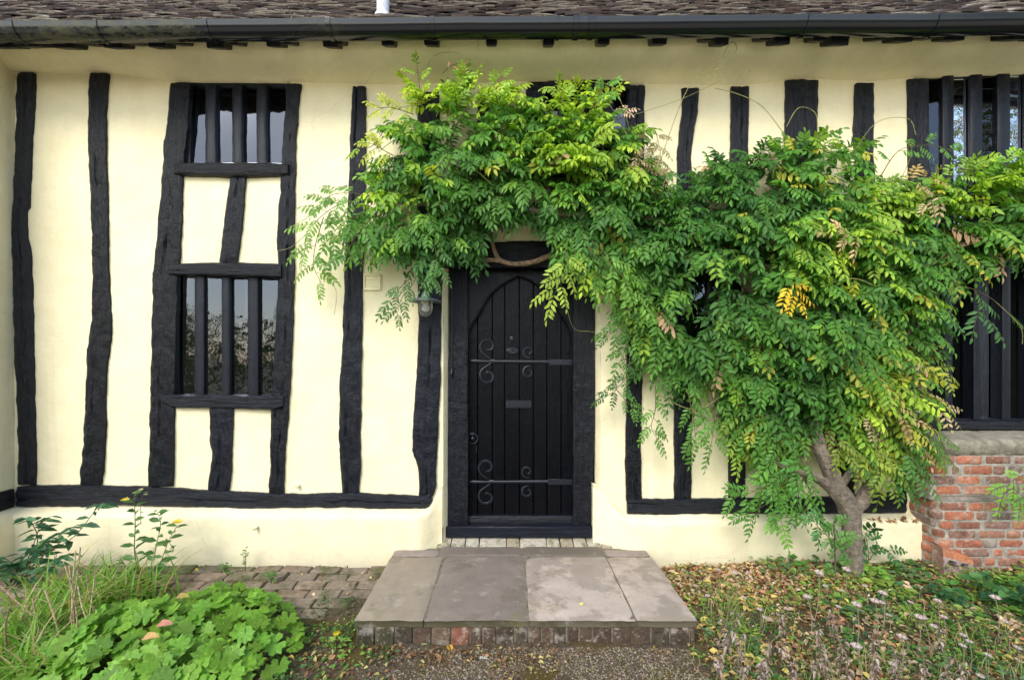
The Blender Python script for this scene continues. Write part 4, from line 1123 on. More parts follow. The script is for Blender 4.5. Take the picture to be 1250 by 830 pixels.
def edge_out(q, poly):
    best = 1e9; out = Vector((0, 0)); v = Vector(q)
    for i in range(len(poly)):
        a = Vector(poly[i]); b = Vector(poly[(i+1) % len(poly)]); ab = b-a
        t = max(0, min(1, (v-a).dot(ab)/max(ab.length_squared, 1e-9))); w_ = (a+ab*t)-v
        if w_.length < best: best = w_.length; out = w_.normalized() if w_.length > 0 else Vector((0, 0))
    return best, out
PP, DD, NN, LL, PX, PY, TT = [], [], [], [], [], [], []
clumps = []
rs = random.Random(11)
for poly, cnt, sep, seed, layer in ((POLY_L, 190, 18, 1, 1), (POLY_R, 300, 18.5, 2, 1), (POLY_L, 90, 22, 3, 0), (POLY_R, 160, 23, 4, 0)):
    for (px, py) in spots(poly, cnt, sep, seed):
        e, out = edge_out((px, py), poly); w_ = math.exp(-e/38)
        an = rs.uniform(0, 2*PI)
        gx_ = 0.55*math.cos(an) + 1.1*w_*out.x; gz_ = 0.45*math.sin(an) - 1.0*w_*out.y + 0.12
        if layer:
            bulge = min(e, 75)/75
            y0_ = -(0.15 + 0.20*bulge*rs.uniform(0.4, 1.0) + rs.uniform(0, .05)); d = Vector((gx_, -rs.uniform(0.35, 0.9), gz_)).normalized(); Ls = rs.uniform(0.20, 0.36)*(0.75+0.3*bulge)
            nl = rs.randint(8, 11)
        else:
            y0_ = -0.10-rs.uniform(0, .05); d = Vector((gx_, -0.25, gz_-0.1)).normalized(); Ls = rs.uniform(0.18, 0.28); nl = 6
        S = W(px, py, y0_) - d*Ls*0.35
        if S.y > -0.07: S.y = -0.07
        if layer: clumps.append((px, py, 30, y0_))
        yv = youth(px, py); sag = 0.30*(1-0.8*yv*(py < 260))
        for k in range(nl):
            t = 0.08 + 0.92*(k+0.5)/nl; q = S + d*Ls*t - Vector((0, 0, sag*Ls*t*t)); tg = (d - Vector((0, 0, 2*sag*t))).normalized()
            sd = tg.cross(Vector((rs.gauss(0, .3), -0.6, 0.7)))
            if sd.length < 1e-3: sd = Vector((1, 0, 0))
            sd = sd.normalized()*(1 if k % 2 else -1)
            last = k >= nl-2
            dv = tg*(0.6+0.5*t) + sd*(0.3 if last else 0.95) + Vector((rs.gauss(0, .16), -0.12+rs.gauss(0, .16), -0.22+0.3*yv*(py < 260)+rs.gauss(0, .16)))
            PP.append(tuple(q)); DD.append(tuple(dv.normalized())); NN.append((rs.gauss(0, .28), -0.62+rs.gauss(0, .2), 0.66+rs.gauss(0, .2)))
            LL.append(rs.uniform(.155, .26)*(1.08-0.32*t)); PX.append(px); PY.append(py); TT.append((0.30*t**2.5 - 0.07) if layer else -0.14)
PP, DD, NN, LL, PX, PY, TT = map(np.array, (PP, DD, NN, LL, PX, PY, TT))
def to_px(P): return np.stack([CX+P[:, 0]/(D+P[:, 1])*F, CY-(P[:, 2]-CZ)/(D+P[:, 1])*F], 1)
BARE = [(986, 535), (1003, 535), (1028, 575), (1052, 612), (1060, 660), (1014, 660), (1002, 612), (986, 592)]     # the fork of the trunk stays bare
tips = to_px(PP + DD*LL[:, None]*0.9 - np.array([0, 0, 1.0])*0.2*LL[:, None]); mids = to_px(PP + DD*LL[:, None]*0.5); bs = to_px(PP)
BARE3 = [(436, 322), (478, 322), (500, 345), (546, 345), (546, 400), (436, 400)]
BARE2 = [(596, 286), (640, 278), (670, 292), (672, 326), (594, 326)]      # the stem looping over the door head shows
ok = np.array([not any(inside(q, B) for q in (a, b, c) for B in (BARE, BARE2, BARE3)) for a, b, c in zip(tips, mids, bs)])
PP, DD, NN, LL, PX, PY, TT = [q[ok] for q in (PP, DD, NN, LL, PX, PY, TT)]
cols = leaf_cols(PX, PY, len(PP), TT)
half = rng.random(len(PP)) < 0.5
pinnate(sp, PP[half], DD[half], NN[half], LL[half], cols[half], 5, lw=0.35)
pinnate(sp, PP[~half], DD[~half], NN[~half], LL[~half], cols[~half], 4, lw=0.40)

# sprigs: shoots that leave the mass (pixels + depth), with leaves along them
stem = MB(); dsp = None
def sprig(pts, nleaf=10, ln=0.17, young=None, rad=0.0035, pairs=5, start=0.1, col=(0.16, 0.13, 0.05), droop=0.3, lw=0.36, soup=None):
    P = smooth_path([W(*p) for p in pts], 8); stem.cur = col
    if soup is None:
        tb = MB(); tb.cur = col; tb.tube(P, [rad*(1-0.6*i/len(P)) for i in range(len(P))], 5); wchild(tb.build('shoot', M['grey_bark'], wis))
    elif soup is dsp:
        tb = MB(); tb.cur = col; tb.tube(P, [rad*(1-0.6*i/len(P)) for i in range(len(P))], 5); wchild(tb.build('dry_shoot', M['grey_bark'], wis))
    else: stem.tube(P, [rad*(1-0.6*i/len(P)) for i in range(len(P))], 5)
    a = []; dv = []; nv = []; pxs = []; pys = []
    for k in range(nleaf):
        t = start+(1-start)*(k+0.5)/nleaf; i = min(len(P)-2, int(t*(len(P)-1)))
        p = P[i].lerp(P[i+1], t*(len(P)-1)-i); tg = (P[i+1]-P[i]).normalized(); sd = 1 if k % 2 else -1
        s = tg.cross(Vector((0, -1, 0.3))).normalized()*sd
        if k == nleaf-1: s *= 0.2
        d = tg*0.7 + s*0.8 + Vector((random.gauss(0, 0.2), -0.25+random.gauss(0, 0.2), random.gauss(0, 0.2)))
        a.append(p); dv.append(d); nv.append((random.gauss(0, 0.25), -0.8, 0.5)); pxs.append(CX+p.x/(D+p.y)*F); pys.append(CY-(p.z-CZ)/(D+p.y)*F)
    n = len(a); c = leaf_cols(np.array(pxs), np.array(pys), n)
    if young is not None: c = np.tile(np.array(young), (n, 1))*(0.8+0.4*rng.random((n, 1)))
    pinnate(soup or sp, np.array(a), np.array(dv), np.array(nv), ln*(0.8+0.4*rng.random(n)), c, pairs, droop, lw=lw)
Yg = (0.30, 0.46, 0.05); Gm = (0.09, 0.22, 0.04); Gd = (0.045, 0.13, 0.035); Yy = (0.42, 0.47, 0.06)
for s in [
    ([(450, 245, -.28), (420, 248, -.30), (395, 262, -.30), (375, 285, -.28), (372, 310, -.26)], 9, .16, (0.16, 0.30, 0.06)),
    ([(395, 265, -.30), (385, 300, -.27), (383, 325, -.25), (392, 345, -.22)], 6, .13, (0.17, 0.31, 0.06)),
    ([(455, 240, -.3), (430, 236, -.32), (405, 238, -.33), (392, 250, -.33)], 7, .14, (0.14, 0.28, 0.06)),
    ([(440, 262, -.3), (415, 275, -.34), (402, 296, -.34)], 6, .15, Gm),
    ([(450, 270, -.3), (432, 292, -.36), (424, 312, -.36)], 5, .15, Gm),
    ([(515, 130, -.25), (512, 105, -.28), (509, 80, -.28)], 6, .11, Yg), ([(505, 140, -.25), (480, 132, -.30), (462, 132, -.3)], 6, .12, Yy),
    ([(560, 120, -.25), (565, 100, -.28), (570, 86, -.28)], 6, .12, Yg), ([(600, 130, -.25), (606, 108, -.28), (612, 94, -.28)], 6, .12, Yg),
    ([(480, 190, -.3), (462, 180, -.34), (455, 176, -.34)], 5, .13, Yy), ([(475, 150, -.25), (455, 178, -.22), (438, 180, -.2), (433, 184, -.2)], 4, .07, Yg),
    ([(690, 140, -.3), (685, 118, -.32), (682, 106, -.32)], 6, .13, Yg), ([(720, 140, -.3), (728, 120, -.3), (738, 108, -.3)], 6, .13, (0.14, 0.32, 0.05)),
    ([(530, 296, -.33), (533, 315, -.36), (532, 335, -.36), (528, 346, -.35)], 6, .12, (0.10, 0.23, 0.07)),
    ([(515, 318, -.3), (505, 345, -.30), (490, 365, -.30), (485, 385, -.3)], 7, .13, (0.09, 0.20, 0.06)),
    ([(500, 340, -.30), (488, 352, -.28), (478, 366, -.26)], 4, .12, (0.08, 0.18, 0.05)),
    
    ([(690, 305, -.45), (692, 325, -.48), (684, 345, -.48), (678, 356, -.47)], 7, .15, (0.34, 0.46, 0.06)),
    ([(735, 310, -.5), (752, 330, -.5), (766, 345, -.48), (772, 360, -.46)], 8, .16, (0.18, 0.36, 0.06)),
    ([(720, 300, -.4), (728, 325, -.4), (735, 345, -.38)], 6, .15, Gm),
    ([(775, 370, -.3), (760, 395, -.3), (742, 410, -.28)], 7, .13, Gm), ([(780, 380, -.3), (765, 420, -.28), (758, 440, -.26)], 6, .13, Gm),
    ([(770, 430, -.25), (764, 460, -.24), (752, 475, -.22), (738, 486, -.2)], 7, .10, Gd), ([(752, 475, -.22), (765, 490, -.22), (775, 500, -.2)], 5, .10, (0.10, 0.24, 0.05)),
    ([(800, 470, -.3), (800, 500, -.3), (795, 520, -.28), (800, 532, -.26)], 6, .13, (0.12, 0.27, 0.05)), ([(840, 480, -.3), (846, 510, -.3), (850, 540, -.28)], 7, .15, (0.11, 0.27, 0.05)),
    ([(870, 480, -.3), (872, 510, -.3), (868, 545, -.28)], 6, .15, (0.13, 0.30, 0.05)), ([(905, 480, -.3), (900, 520, -.28), (898, 550, -.26)], 6, .14, (0.24, 0.36, 0.05)),
    ([(980, 560, -.35), (950, 585, -.38), (920, 600, -.38), (895, 607, -.36)], 9, .15, (0.11, 0.28, 0.05)), ([(960, 590, -.35), (935, 615, -.36), (910, 628, -.36)], 6, .13, (0.10, 0.26, 0.05)),
    ([(975, 570, -.35), (965, 600, -.36), (955, 630, -.35), (950, 636, -.35)], 6, .15, (0.15, 0.33, 0.05)), ([(990, 600, -.38), (985, 620, -.38), (1000, 640, -.37), (1012, 655, -.36)], 6, .14, (0.08, 0.22, 0.06)),
    ([(955, 520, -.35), (950, 560, -.36), (946, 585, -.36)], 8, .17, (0.14, 0.32, 0.05)),
    ([(1075, 215, -.3), (1095, 186, -.3), (1120, 178, -.28), (1150, 180, -.28), (1170, 190, -.27)], 8, .12, (0.12, 0.28, 0.05)), ([(1130, 230, -.3), (1160, 218, -.32), (1185, 205, -.32)], 6, .13, (0.26, 0.42, 0.05)),
    ([(1200, 205, -.3), (1225, 200, -.3), (1255, 185, -.3)], 6, .14, (0.25, 0.42, 0.05)),
    ([(1120, 330, -.3), (1150, 345, -.3), (1185, 352, -.3), (1215, 368, -.28), (1250, 402, -.27)], 3, .14, (0.09, 0.21, 0.06), .004),
    ([(1140, 335, -.3), (1145, 360, -.3), (1150, 385, -.3)], 3, .17, (0.07, 0.19, 0.06)), ([(1190, 355, -.3), (1196, 372, -.3), (1200, 388, -.3)], 3, .16, (0.08, 0.2, 0.06)),
    ([(1120, 430, -.25), (1140, 448, -.24), (1160, 458, -.22)], 5, .12, (0.28, 0.36, 0.06)), ([(1110, 500, -.3), (1135, 520, -.3), (1150, 540, -.3), (1155, 560, -.28)], 7, .13, (0.10, 0.22, 0.04)),
    ([(1100, 550, -.3), (1110, 575, -.3), (1105, 590, -.3)], 6, .14, (0.08, 0.20, 0.04)), ([(1070, 545, -.34), (1080, 565, -.36), (1085, 585, -.36)], 7, .15, (0.22, 0.33, 0.05)), ([(1055, 545, -.36), (1064, 560, -.38), (1070, 578, -.38)], 6, .13, (0.30, 0.36, 0.06)), ([(1045, 535, -.36), (1048, 552, -.38), (1050, 565, -.38)], 5, .13, (0.12, 0.26, 0.05)),
    ([(985, 575, -.36), (976, 600, -.38), (972, 620, -.38)], 7, .15, (0.12, 0.29, 0.05)), ([(990, 560, -.37), (968, 575, -.39), (950, 600, -.39)], 7, .15, (0.10, 0.26, 0.05)), ([(1100, 540, -.34), (1115, 560, -.36), (1122, 580, -.36)], 7, .15, (0.09, 0.22, 0.05)), ([(1015, 530, -.38), (1024, 545, -.4), (1030, 552, -.4)], 4, .12, (0.26, 0.32, 0.06)),
    ([(1290, 560, -.35), (1262, 575, -.36), (1238, 585, -.36), (1226, 600, -.36)], 7, .13, (0.22, 0.44, 0.06)), ([(1290, 590, -.35), (1262, 600, -.36), (1245, 612, -.36)], 5, .12, (0.16, 0.36, 0.06)),
    ([(960, 345, -.52), (966, 350, -.55), (975, 365, -.55)], 5, .13, (0.75, 0.5, 0.03)),
    ([(1050, 285, -.5), (1035, 290, -.52), (1020, 285, -.52)], 5, .13, (0.62, 0.45, 0.22)),
]:
    sprig(s[0], s[1], s[2], s[3] if len(s) > 3 else None)
for i in range(34):
    a_ = rng.integers(0, len(clumps)); px, py, r, dep = clumps[a_]
    ox, oy = px + rng.normal(0, 60), py + 40 + abs(rng.normal(0, 40)); tb = MB(); tb.cur = random.choice([(0.22, 0.15, 0.09), (0.18, 0.15, 0.08), (0.26, 0.19, 0.12)])
    if inside((ox, oy), POLY_R) or inside((ox, oy), POLY_L):
        P = smooth_path([W(ox, oy, -0.14), W((ox+px)/2+rng.normal(0, 14), (oy+py)/2, dep*0.75), W(px, py, dep), W(px+rng.normal(0, 16), py-r*0.5, dep*1.15)], 6)
        tb.tube(P, [0.0075*(1-0.6*k/len(P)) for k in range(len(P))], 6); wchild(tb.build('shoot', M['grey_bark'], wis))
wchild(sp.build('foliage', M['leaf'], wis))
# bare tendrils and whips
keep_main = stem
stem.cur = (0.36, 0.36, 0.12)
for pts, r in (([(518, 92, -.25), (528, 70, -.3), (552, 64, -.34), (580, 72, -.35), (584, 55, -.36), (578, 40, -.4), (590, 45, -.4)], .0022),
               ([(800, 215, -.25), (840, 108, -.3), (880, 82, -.34), (899, 62, -.36), (893, 52, -.36), (880, 72, -.34), (872, 94, -.32)], .0026),
               ([(958, 165, -.3), (930, 130, -.28), (900, 115, -.27), (872, 108, -.26)], .0026), ([(960, 155, -.3), (975, 132, -.3), (995, 138, -.3), (998, 160, -.3)], .0026),
               ([(1040, 190, -.3), (1070, 150, -.28), (1108, 145, -.27), (1118, 165, -.27)], .002), ([(1095, 230, -.2), (1112, 190, -.2), (1110, 175, -.2)], .002),
               ([(770, 165, -.2), (760, 130, -.22), (745, 105, -.2), (700, 100, -.2), (660, 112, -.2)], .003), ([(785, 240, -.2), (778, 190, -.22), (756, 150, -.24), (740, 120, -.2)], .004),
               ([(748, 148, -.25), (830, 122, -.25), (900, 88, -.3)], .0016), ([(520, 150, -.2), (480, 172, -.2), (462, 186, -.2)], .0024), ([(440, 245, -.25), (400, 250, -.2), (372, 268, -.2), (350, 280, -.18)], .0022), ([(375, 285, -.2), (355, 302, -.16), (340, 306, -.15)], .0022),
               ([(390, 345, -.2), (405, 346, -.15), (411, 360, -.1), (408, 384, -.08)], .0016), ([(690, 366, -.05), (700, 400, -.02), (722, 405, -.03), (745, 412, -.1)], .0018),
               ([(1215, 368, -.28), (1245, 398, -.27), (1248, 420, -.25)], .0022), ([(620, 250, -.3), (600, 225, -.35), (560, 190, -.3)], .006), ([(900, 260, -.3), (880, 360, -.25), (860, 470, -.25)], .006), ([(1010, 250, -.3), (1040, 360, -.28), (1020, 480, -.28)], .007), ([(1100, 260, -.3), (1075, 380, -.3), (1070, 520, -.28)], .006),
               ([(1070, 350, -.42), (1040, 340, -.4), (1000, 350, -.42)], .004), ([(885, 480, -.3), (848, 500, -.3), (800, 480, -.3)], .003)):
    tb = MB(); tb.cur = stem.cur; tb.tube(smooth_path([W(*p) for p in pts], 8), r, 5); wchild(tb.build('tendril', M['grey_bark'], wis))
# dried brown leaf cluster hanging at the middle of the crown
dsp = Soup(); keep_sp, stem = stem, MB()
for pts in ([(775, 150, -.25), (780, 175, -.28), (792, 195, -.28), (795, 215, -.28)], [(800, 160, -.25), (805, 180, -.27), (808, 205, -.27)], [(770, 190, -.28), (778, 205, -.3), (785, 222, -.3)]):
    sprig(pts, 6, .11, (0.30, 0.24, 0.11), 0.0025, 5, soup=dsp)
for pts in ([(770, 178, -.36), (776, 192, -.37), (782, 205, -.37)], [(745, 145, -.3), (756, 138, -.3), (760, 136, -.3)]):
    sprig(pts, 4, .10, (0.66, 0.46, 0.33), 0.0025, 4, soup=dsp)
for pts in ([(540, 90, -.25), (552, 80, -.27), (562, 78, -.27)],): sprig(pts, 3, .08, (0.70, 0.40, 0.30), 0.002, 4, soup=dsp)
for pts in ([(1070, 460, -.42), (1078, 475, -.43), (1085, 485, -.43)], [(1090, 490, -.4), (1100, 505, -.41), (1105, 520, -.4)], [(1070, 500, -.42), (1062, 520, -.42)], [(1100, 222, -.36), (1120, 220, -.37), (1140, 215, -.37)], [(1150, 235, -.38), (1140, 240, -.4), (1130, 250, -.4)], [(1130, 480, -.3), (1145, 495, -.3), (1158, 505, -.3)]):
    sprig(pts, 4, .12, random.choice([(0.46, 0.30, 0.16), (0.50, 0.38, 0.22), (0.44, 0.31, 0.11)]), 0.0025, 4, soup=dsp)
d_ = wchild(dsp.build('dry_foliage', M['dryleaf'], wis)); d_['label'] = 'withered brown and pinkish wisteria leaves'
stem = keep_sp

# ================================================================== PLANTS ON THE GROUND
def lobed(soup, P, Nv, rot, R, C, lobes=7, depth=0.25, cup=0.10):
    """round, lobed leaf blades: centre + 28 rim points"""
    n = len(P); Nv = nrm(Nv); ax = nrm(np.cross(Nv, np.array([0.2, 1, 0.1]))); ay = np.cross(Nv, ax)
    c, s = np.cos(rot)[:, None], np.sin(rot)[:, None]; a2 = ax*c+ay*s; b2 = -ax*s+ay*c
    m_ = lobes*4+1; th = np.linspace(0.22, 2*PI-0.22, m_); ph = np.linspace(0, lobes, m_)
    rim = 1 - depth*np.abs(np.cos(PI*ph))**2.2 + 0.09*np.sin(ph*2*PI*1.5)
    zc = cup*(rim**2) - 0.05*np.abs(np.cos(PI*ph))
    V = (P[:, None] + a2[:, None]*(R[:, None]*(rim*np.cos(th))[None, :])[:, :, None] + b2[:, None]*(R[:, None]*(rim*np.sin(th))[None, :])[:, :, None] + Nv[:, None]*((zc[None, :]*R[:, None]) + 0.05*R[:, None]*rng.normal(0, 1, (n, m_)))[:, :, None])
    V = np.concatenate([P[:, None], V], axis=1)
    soup.add(V, [(0, i, i+1) for i in range(1, m_)], C)
# bright lobed ground plant, lower left
gc = G(205, 850, 0.0); sp2 = Soup(); n = 470
cxg, cyg = X(216, -1.05)+0.0, -1.10; rx_, ry_ = 0.70, 0.50
u = rng.random(n)**0.55; a = rng.random(n)*2*PI
gxp = cxg+rx_*u*np.cos(a); gyp = cyg+ry_*u*np.sin(a); 
top = (0.215+0.055*np.sin(gxp*7.3+1)*np.cos(gyp*8.1))*np.sqrt(np.maximum(0.02, 1-u**2.2))+0.03
zp = top*(0.66+0.42*rng.random(n))
Pn = np.stack([gxp, gyp, zp], 1)
Nn = np.stack([0.55*u*np.cos(a)+rng.normal(0, .26, n), 0.55*u*np.sin(a)-0.30+rng.normal(0, .26, n), np.ones(n)], 1)
cg = np.array([0.15, 0.335, 0.042])*(0.62+0.66*rng.random((n, 1))) * np.array([1, 1, 1]) + np.array([0.06, 0.05, 0])*rng.random((n, 1))
lobed(sp2, Pn, Nn, rng.random(n)*2*PI, 0.040+0.022*rng.random(n), cg)
w_ = 0.0025    # leaf stalks
Bp = np.stack([cxg+(gxp-cxg)*0.55, cyg+(gyp-cyg)*0.55, np.full(n, 0.01)], 1); ex = np.array([w_, 0, 0]); ez = np.array([0, w_, 0])
V = np.stack([Bp-ex, Bp+ex, Pn+ex*0.6, Pn-ex*0.6, Bp-ez, Bp+ez, Pn+ez*.6, Pn-ez*.6], 1); sp2.add(V, [(0, 1, 2, 3), (4, 5, 6, 7)], np.tile(np.array([0.10, 0.16, 0.04]), (n, 1)))
tag(sp2.build('leafy_plant', M['leaf']), 'low mound of bright green lobed leaves in the front left corner', 'plant')
for px, py, z, c_ in ((190, 765, .24, (0.62, 0.26, 0.20)), (172, 781, .25, (0.60, 0.38, 0.16)), (213, 731, .22, (0.42, 0.33, 0.10))):
    s_ = Soup(); p = np.array([tuple(G(px, py, z))]); blades(s_, p, np.array([[0.9, 0.4, 0.05]]), np.array([[0.1, -0.3, 1]]), np.array([0.075]), np.array([0.045]), np.array([c_]), 0.2, 0.1)
    tag(s_.build('fallen_leaf', M['dryleaf']), {190: 'pinkish red dead leaf caught on the bright lobed plant', 172: 'orange brown dead leaf lying on the bright lobed plant', 213: 'olive brown curled leaf at the back edge of the bright lobed plant'}[px], 'leaf', 'dead leaves on the lobed plant')

def grass_blades(soup, cx_, cy_, n, rx_, ry_, h0, h1, wid, cols_, lean=0.5, z0=0.0):
    p = np.stack([cx_+rx_*rng.normal(0, 0.5, n), cy_+ry_*rng.normal(0, 0.5, n), np.full(n, z0)], 1)
    az = rng.random(n)*2*PI; ln = h0+(h1-h0)*rng.random(n); le = lean*(0.3+rng.random(n))
    dr = np.stack([np.cos(az), np.sin(az), np.zeros(n)], 1); sd = np.stack([-np.sin(az), np.cos(az), np.zeros(n)], 1)
    m_ = 6; ts = np.linspace(0, 1, m_); Vs = []
    for sgn in (-1, 1):
        q = p[:, None] + dr[:, None]*(ln*le)[:, None, None]*(ts**1.8)[None, :, None] + np.array([0, 0, 1.0])*(ln[:, None]*(ts[None, :] - 0.45*le[:, None]*ts[None, :]**2.6))[:, :, None] + sgn*sd[:, None]*(wid*(1-ts**1.5)*0.5+0.0004)[None, :, None]
        Vs.append(q)
    V = np.concatenate(Vs, 1)
    cidx = rng.integers(0, len(cols_), n); C = np.array(cols_)[cidx]*(0.75+0.5*rng.random((n, 1)))
    soup.add(V, [(i, i+1, m_+i+1, m_+i) for i in range(m_-1)], C)
# grass clump with dry stalks at the left edge
g1 = Soup(); gp = G(110, 800, 0.02)
for cx_, cy_, n_ in ((X(40, -1.0), -1.0, 170), (X(110, -0.72), -0.72, 190), (X(160, -0.6), -0.6, 110), (X(30, -1.35), -1.3, 110), (X(70, -0.6), -0.6, 110)):
    grass_blades(g1, cx_, cy_, n_, 0.22, 0.16, 0.20, 0.44, 0.014, [(0.17, 0.33, 0.05), (0.12, 0.27, 0.045), (0.24, 0.38, 0.07), (0.20, 0.36, 0.06), (0.45, 0.37, 0.18)], 0.95)
gt = empty('grass_clump', (X(90, -0.8), -0.8, 0)); tag(gt, 'tuft of long arching grass with straw coloured dead stalks by the left edge', 'grass')
child(g1.build('blades', M['leaf'], gt), gt)
mb = MB()
for px, py, px2, py2, r in ((92, 800, 85, 690, .005), (88, 790, 92, 672, .0035), (100, 795, 116, 700, .0035), (60, 800, 40, 730, .004), (112, 770, 95, 715, .003), (8, 790, 12, 740, .005), (75, 790, 55, 720, .004), (50, 760, -5, 710, .0035), (95, 770, 80, 690, .004), (85, 760, 98, 668, .003), (120, 760, 106, 700, .003), (30, 820, 60, 780, .003), (-5, 800, 60, 770, .003)):
    y_ = -1.08 + random.uniform(-0.15, 0.1); mb.cur = random.choice([(0.58, 0.45, 0.26), (0.66, 0.54, 0.33), (0.48, 0.36, 0.20)])
    a_, b_ = W(px, py, y_), W(px2, py2, y_+random.uniform(-.1, .1)); mid = a_.lerp(b_, 0.5)+Vector((random.uniform(-.02, .02), 0, 0))
    mb.tube(smooth_path([a_, mid, b_], 5), r, 5)
    for k in range(3):
        q = a_.lerp(b_, random.uniform(0.5, 0.95)); mb.tube([q, q+Vector((random.uniform(-.05, .05), random.uniform(-.03, .03), random.uniform(0.01, 0.05)))], r*0.5, 4)
child(mb.build('dead_stalks', M['grey_bark'], gt), gt)

# a helper for herbs built of stems with simple leaves
def herb(name, label, cat, loc, stems, leafspec, mat_stem=(0.10, 0.15, 0.05), group=None, flowers=None):
    t = tag(empty(name, loc), label, cat, group); sm_ = MB(); sp_l = Soup(); sm_.cur = mat_stem
    P_, D_, N_, Ls, Ws, Cs = [], [], [], [], [], []
    for pts, r, nl, l0, wr, st0 in stems:
        P = smooth_path([Vector(p) for p in pts], 6); sm_.tube(P, [r*(1-0.5*i/len(P)) for i in range(len(P))], 6)
        for k in range(nl):
            t_ = st0+(1-st0)*(k+0.5)/nl; i = min(len(P)-2, int(t_*(len(P)-1))); p = P[i].lerp(P[i+1], t_*(len(P)-1)-i); tg = (P[i+1]-P[i]).normalized()
            an = k*2.4+random.uniform(-.5, .5); side = Vector((math.cos(an), math.sin(an)*0.8-0.2, 0.15))
            d = tg*0.45+side*0.9-Vector((0, 0, leafspec.get('droop', 0.15)))
            P_.append(p); D_.append(d); N_.append((random.gauss(0, .5), -0.7+random.gauss(0, .4), 0.9)); Ls.append(l0*random.uniform(.7, 1.25)*(1-0.35*t_)); Ws.append(wr); 
            c_ = leafspec['col'] if not isinstance(leafspec['col'], list) else random.choice(leafspec['col']); k_ = random.uniform(.75, 1.25); Cs.append([q*k_ for q in c_])
    Ls = np.array(Ls); blades(sp_l, np.array(P_), np.array(D_, dtype=float), np.array(N_, dtype=float), Ls, Ls*np.array(Ws), np.array(Cs), 0.12, 0.2)
    child(sm_.build('stem', M['grey_bark'], t), t); child(sp_l.build('foliage', M['leaf'], t), t)
    for f in (flowers or []):
        fs = Soup(); n_ = 12; az = np.linspace(0, 2*PI, n_, endpoint=False); c_ = np.array([tuple(f[0])]*n_)
        blades(fs, c_, np.stack([np.cos(az), np.sin(az)*.6-.3, 0.4+0*az], 1), np.tile([0, -.5, 1.0], (n_, 1)), np.full(n_, f[1]), np.full(n_, f[1]*.45), np.tile(f[2], (n_, 1)))
        child(fs.build('flower', M['leaf'], t), t)
    return t
b0 = W(185, 715, -0.42)
def w3(px, py, y): return tuple(W(px, py, y))
herb('yellow_flowered_weed', 'tall thin weed with small yellow flower heads before the white plinth', 'weed', (b0.x, b0.y, 0.02), [
    ([w3(178, 722, -.42), w3(165, 680, -.42), w3(165, 640, -.42), w3(164, 604, -.40)], .004, 20, .105, .42, .12), ([w3(182, 720, -.42), w3(190, 670, -.43), w3(196, 640, -.42), w3(192, 625, -.4)], .003, 14, .10, .42, .15),
    ([w3(185, 720, -.42), w3(195, 690, -.44), w3(206, 660, -.43), w3(217, 640, -.42)], .003, 13, .10, .42, .15), ([w3(183, 722, -.42), w3(186, 700, -.46), w3(197, 685, -.48)], .003, 7, .09, .5, .1), ([w3(178, 722, -.42), w3(160, 700, -.46), w3(146, 680, -.46)], .003, 6, .09, .45, .1), ([w3(172, 640, -.42), w3(172, 615, -.41), w3(176, 600, -.40)], .002, 4, .04, .35, .2), ([w3(206, 660, -.43), w3(212, 672, -.45), w3(207, 668, -.46)], .002, 4, .06, .35, .1),
    ([w3(182, 722, -.42), w3(180, 712, -.50), w3(170, 705, -.53)], .003, 6, .08, .55, .1)],
    {'col': [(0.05, 0.12, 0.04), (0.08, 0.17, 0.05), (0.10, 0.2, 0.06)], 'droop': .25}, (0.12, 0.13, 0.06), None,
    [(W(217, 638, -.42), .035, (0.65, 0.5, 0.03)), (W(153, 611, -.4), .03, (0.6, 0.48, 0.04)), (W(172, 598, -.39), .018, (0.5, 0.46, 0.25)), (W(178, 604, -.39), .016, (0.28, 0.3, 0.14)), (W(164, 602, -.39), .016, (0.28, 0.3, 0.14)), (W(190, 624, -.4), .015, (0.28, 0.28, 0.12))])
stm = []
for pts in ([(20, 720), (50, 680), (90, 655), (120, 618), (128, 614)], [(15, 715), (35, 680), (50, 640), (62, 630)], [(25, 715), (60, 690), (85, 675)], [(10, 715), (-10, 690), (-30, 670)], [(18, 716), (50, 670), (70, 655), (95, 640)], [(15, 718), (20, 695), (5, 680)], [(25, 718), (45, 690), (60, 668)], [(25, 720), (20, 700), (30, 680), (60, 660)], [(20, 715), (45, 665), (40, 640), (30, 632)]):
    k = random.uniform(-.12, .1); stm.append(([w3(x, y, -.38+k-0.05*(i)) for i, (x, y) in enumerate(pts)], .0035, 17, .125, .30, .2))
herb('dark_leaved_shrub', 'low shrub of narrow dark green leaves against the plinth at far left', 'shrub', (X(20, -.4), -.4, 0.02), stm, {'col': [(0.03, 0.095, 0.045), (0.05, 0.135, 0.065), (0.075, 0.17, 0.08)], 'droop': .45}, (0.10, 0.08, 0.05))
for px, py, h, lab in ((331, 712, 0.10, 'small leafy green weed growing between path bricks'), (278, 702, 0.10, 'thin weed sprouting at the foot of the left plinth wall'), (300, 698, 0.22, 'wispy grey green seedling standing against the left plinth')):
    p = G(px, py, 0.04); st_ = []
    for k in range(6 if h < 0.2 else 3):
        d_ = Vector((random.uniform(-.5, .5)*h*(1 if h < .2 else .25), random.uniform(-.35, .1)*h, h*random.uniform(.7, 1.0))); st_.append(([p, p+d_*0.5+Vector((0, 0, .01)), p+d_], .0016, 8 if h < 0.2 else 6, .032, .42, .1))
    herb('weed', lab, 'weed', p, st_, {'col': [(0.12, 0.24, 0.07), (0.17, 0.3, 0.09)], 'droop': .1})
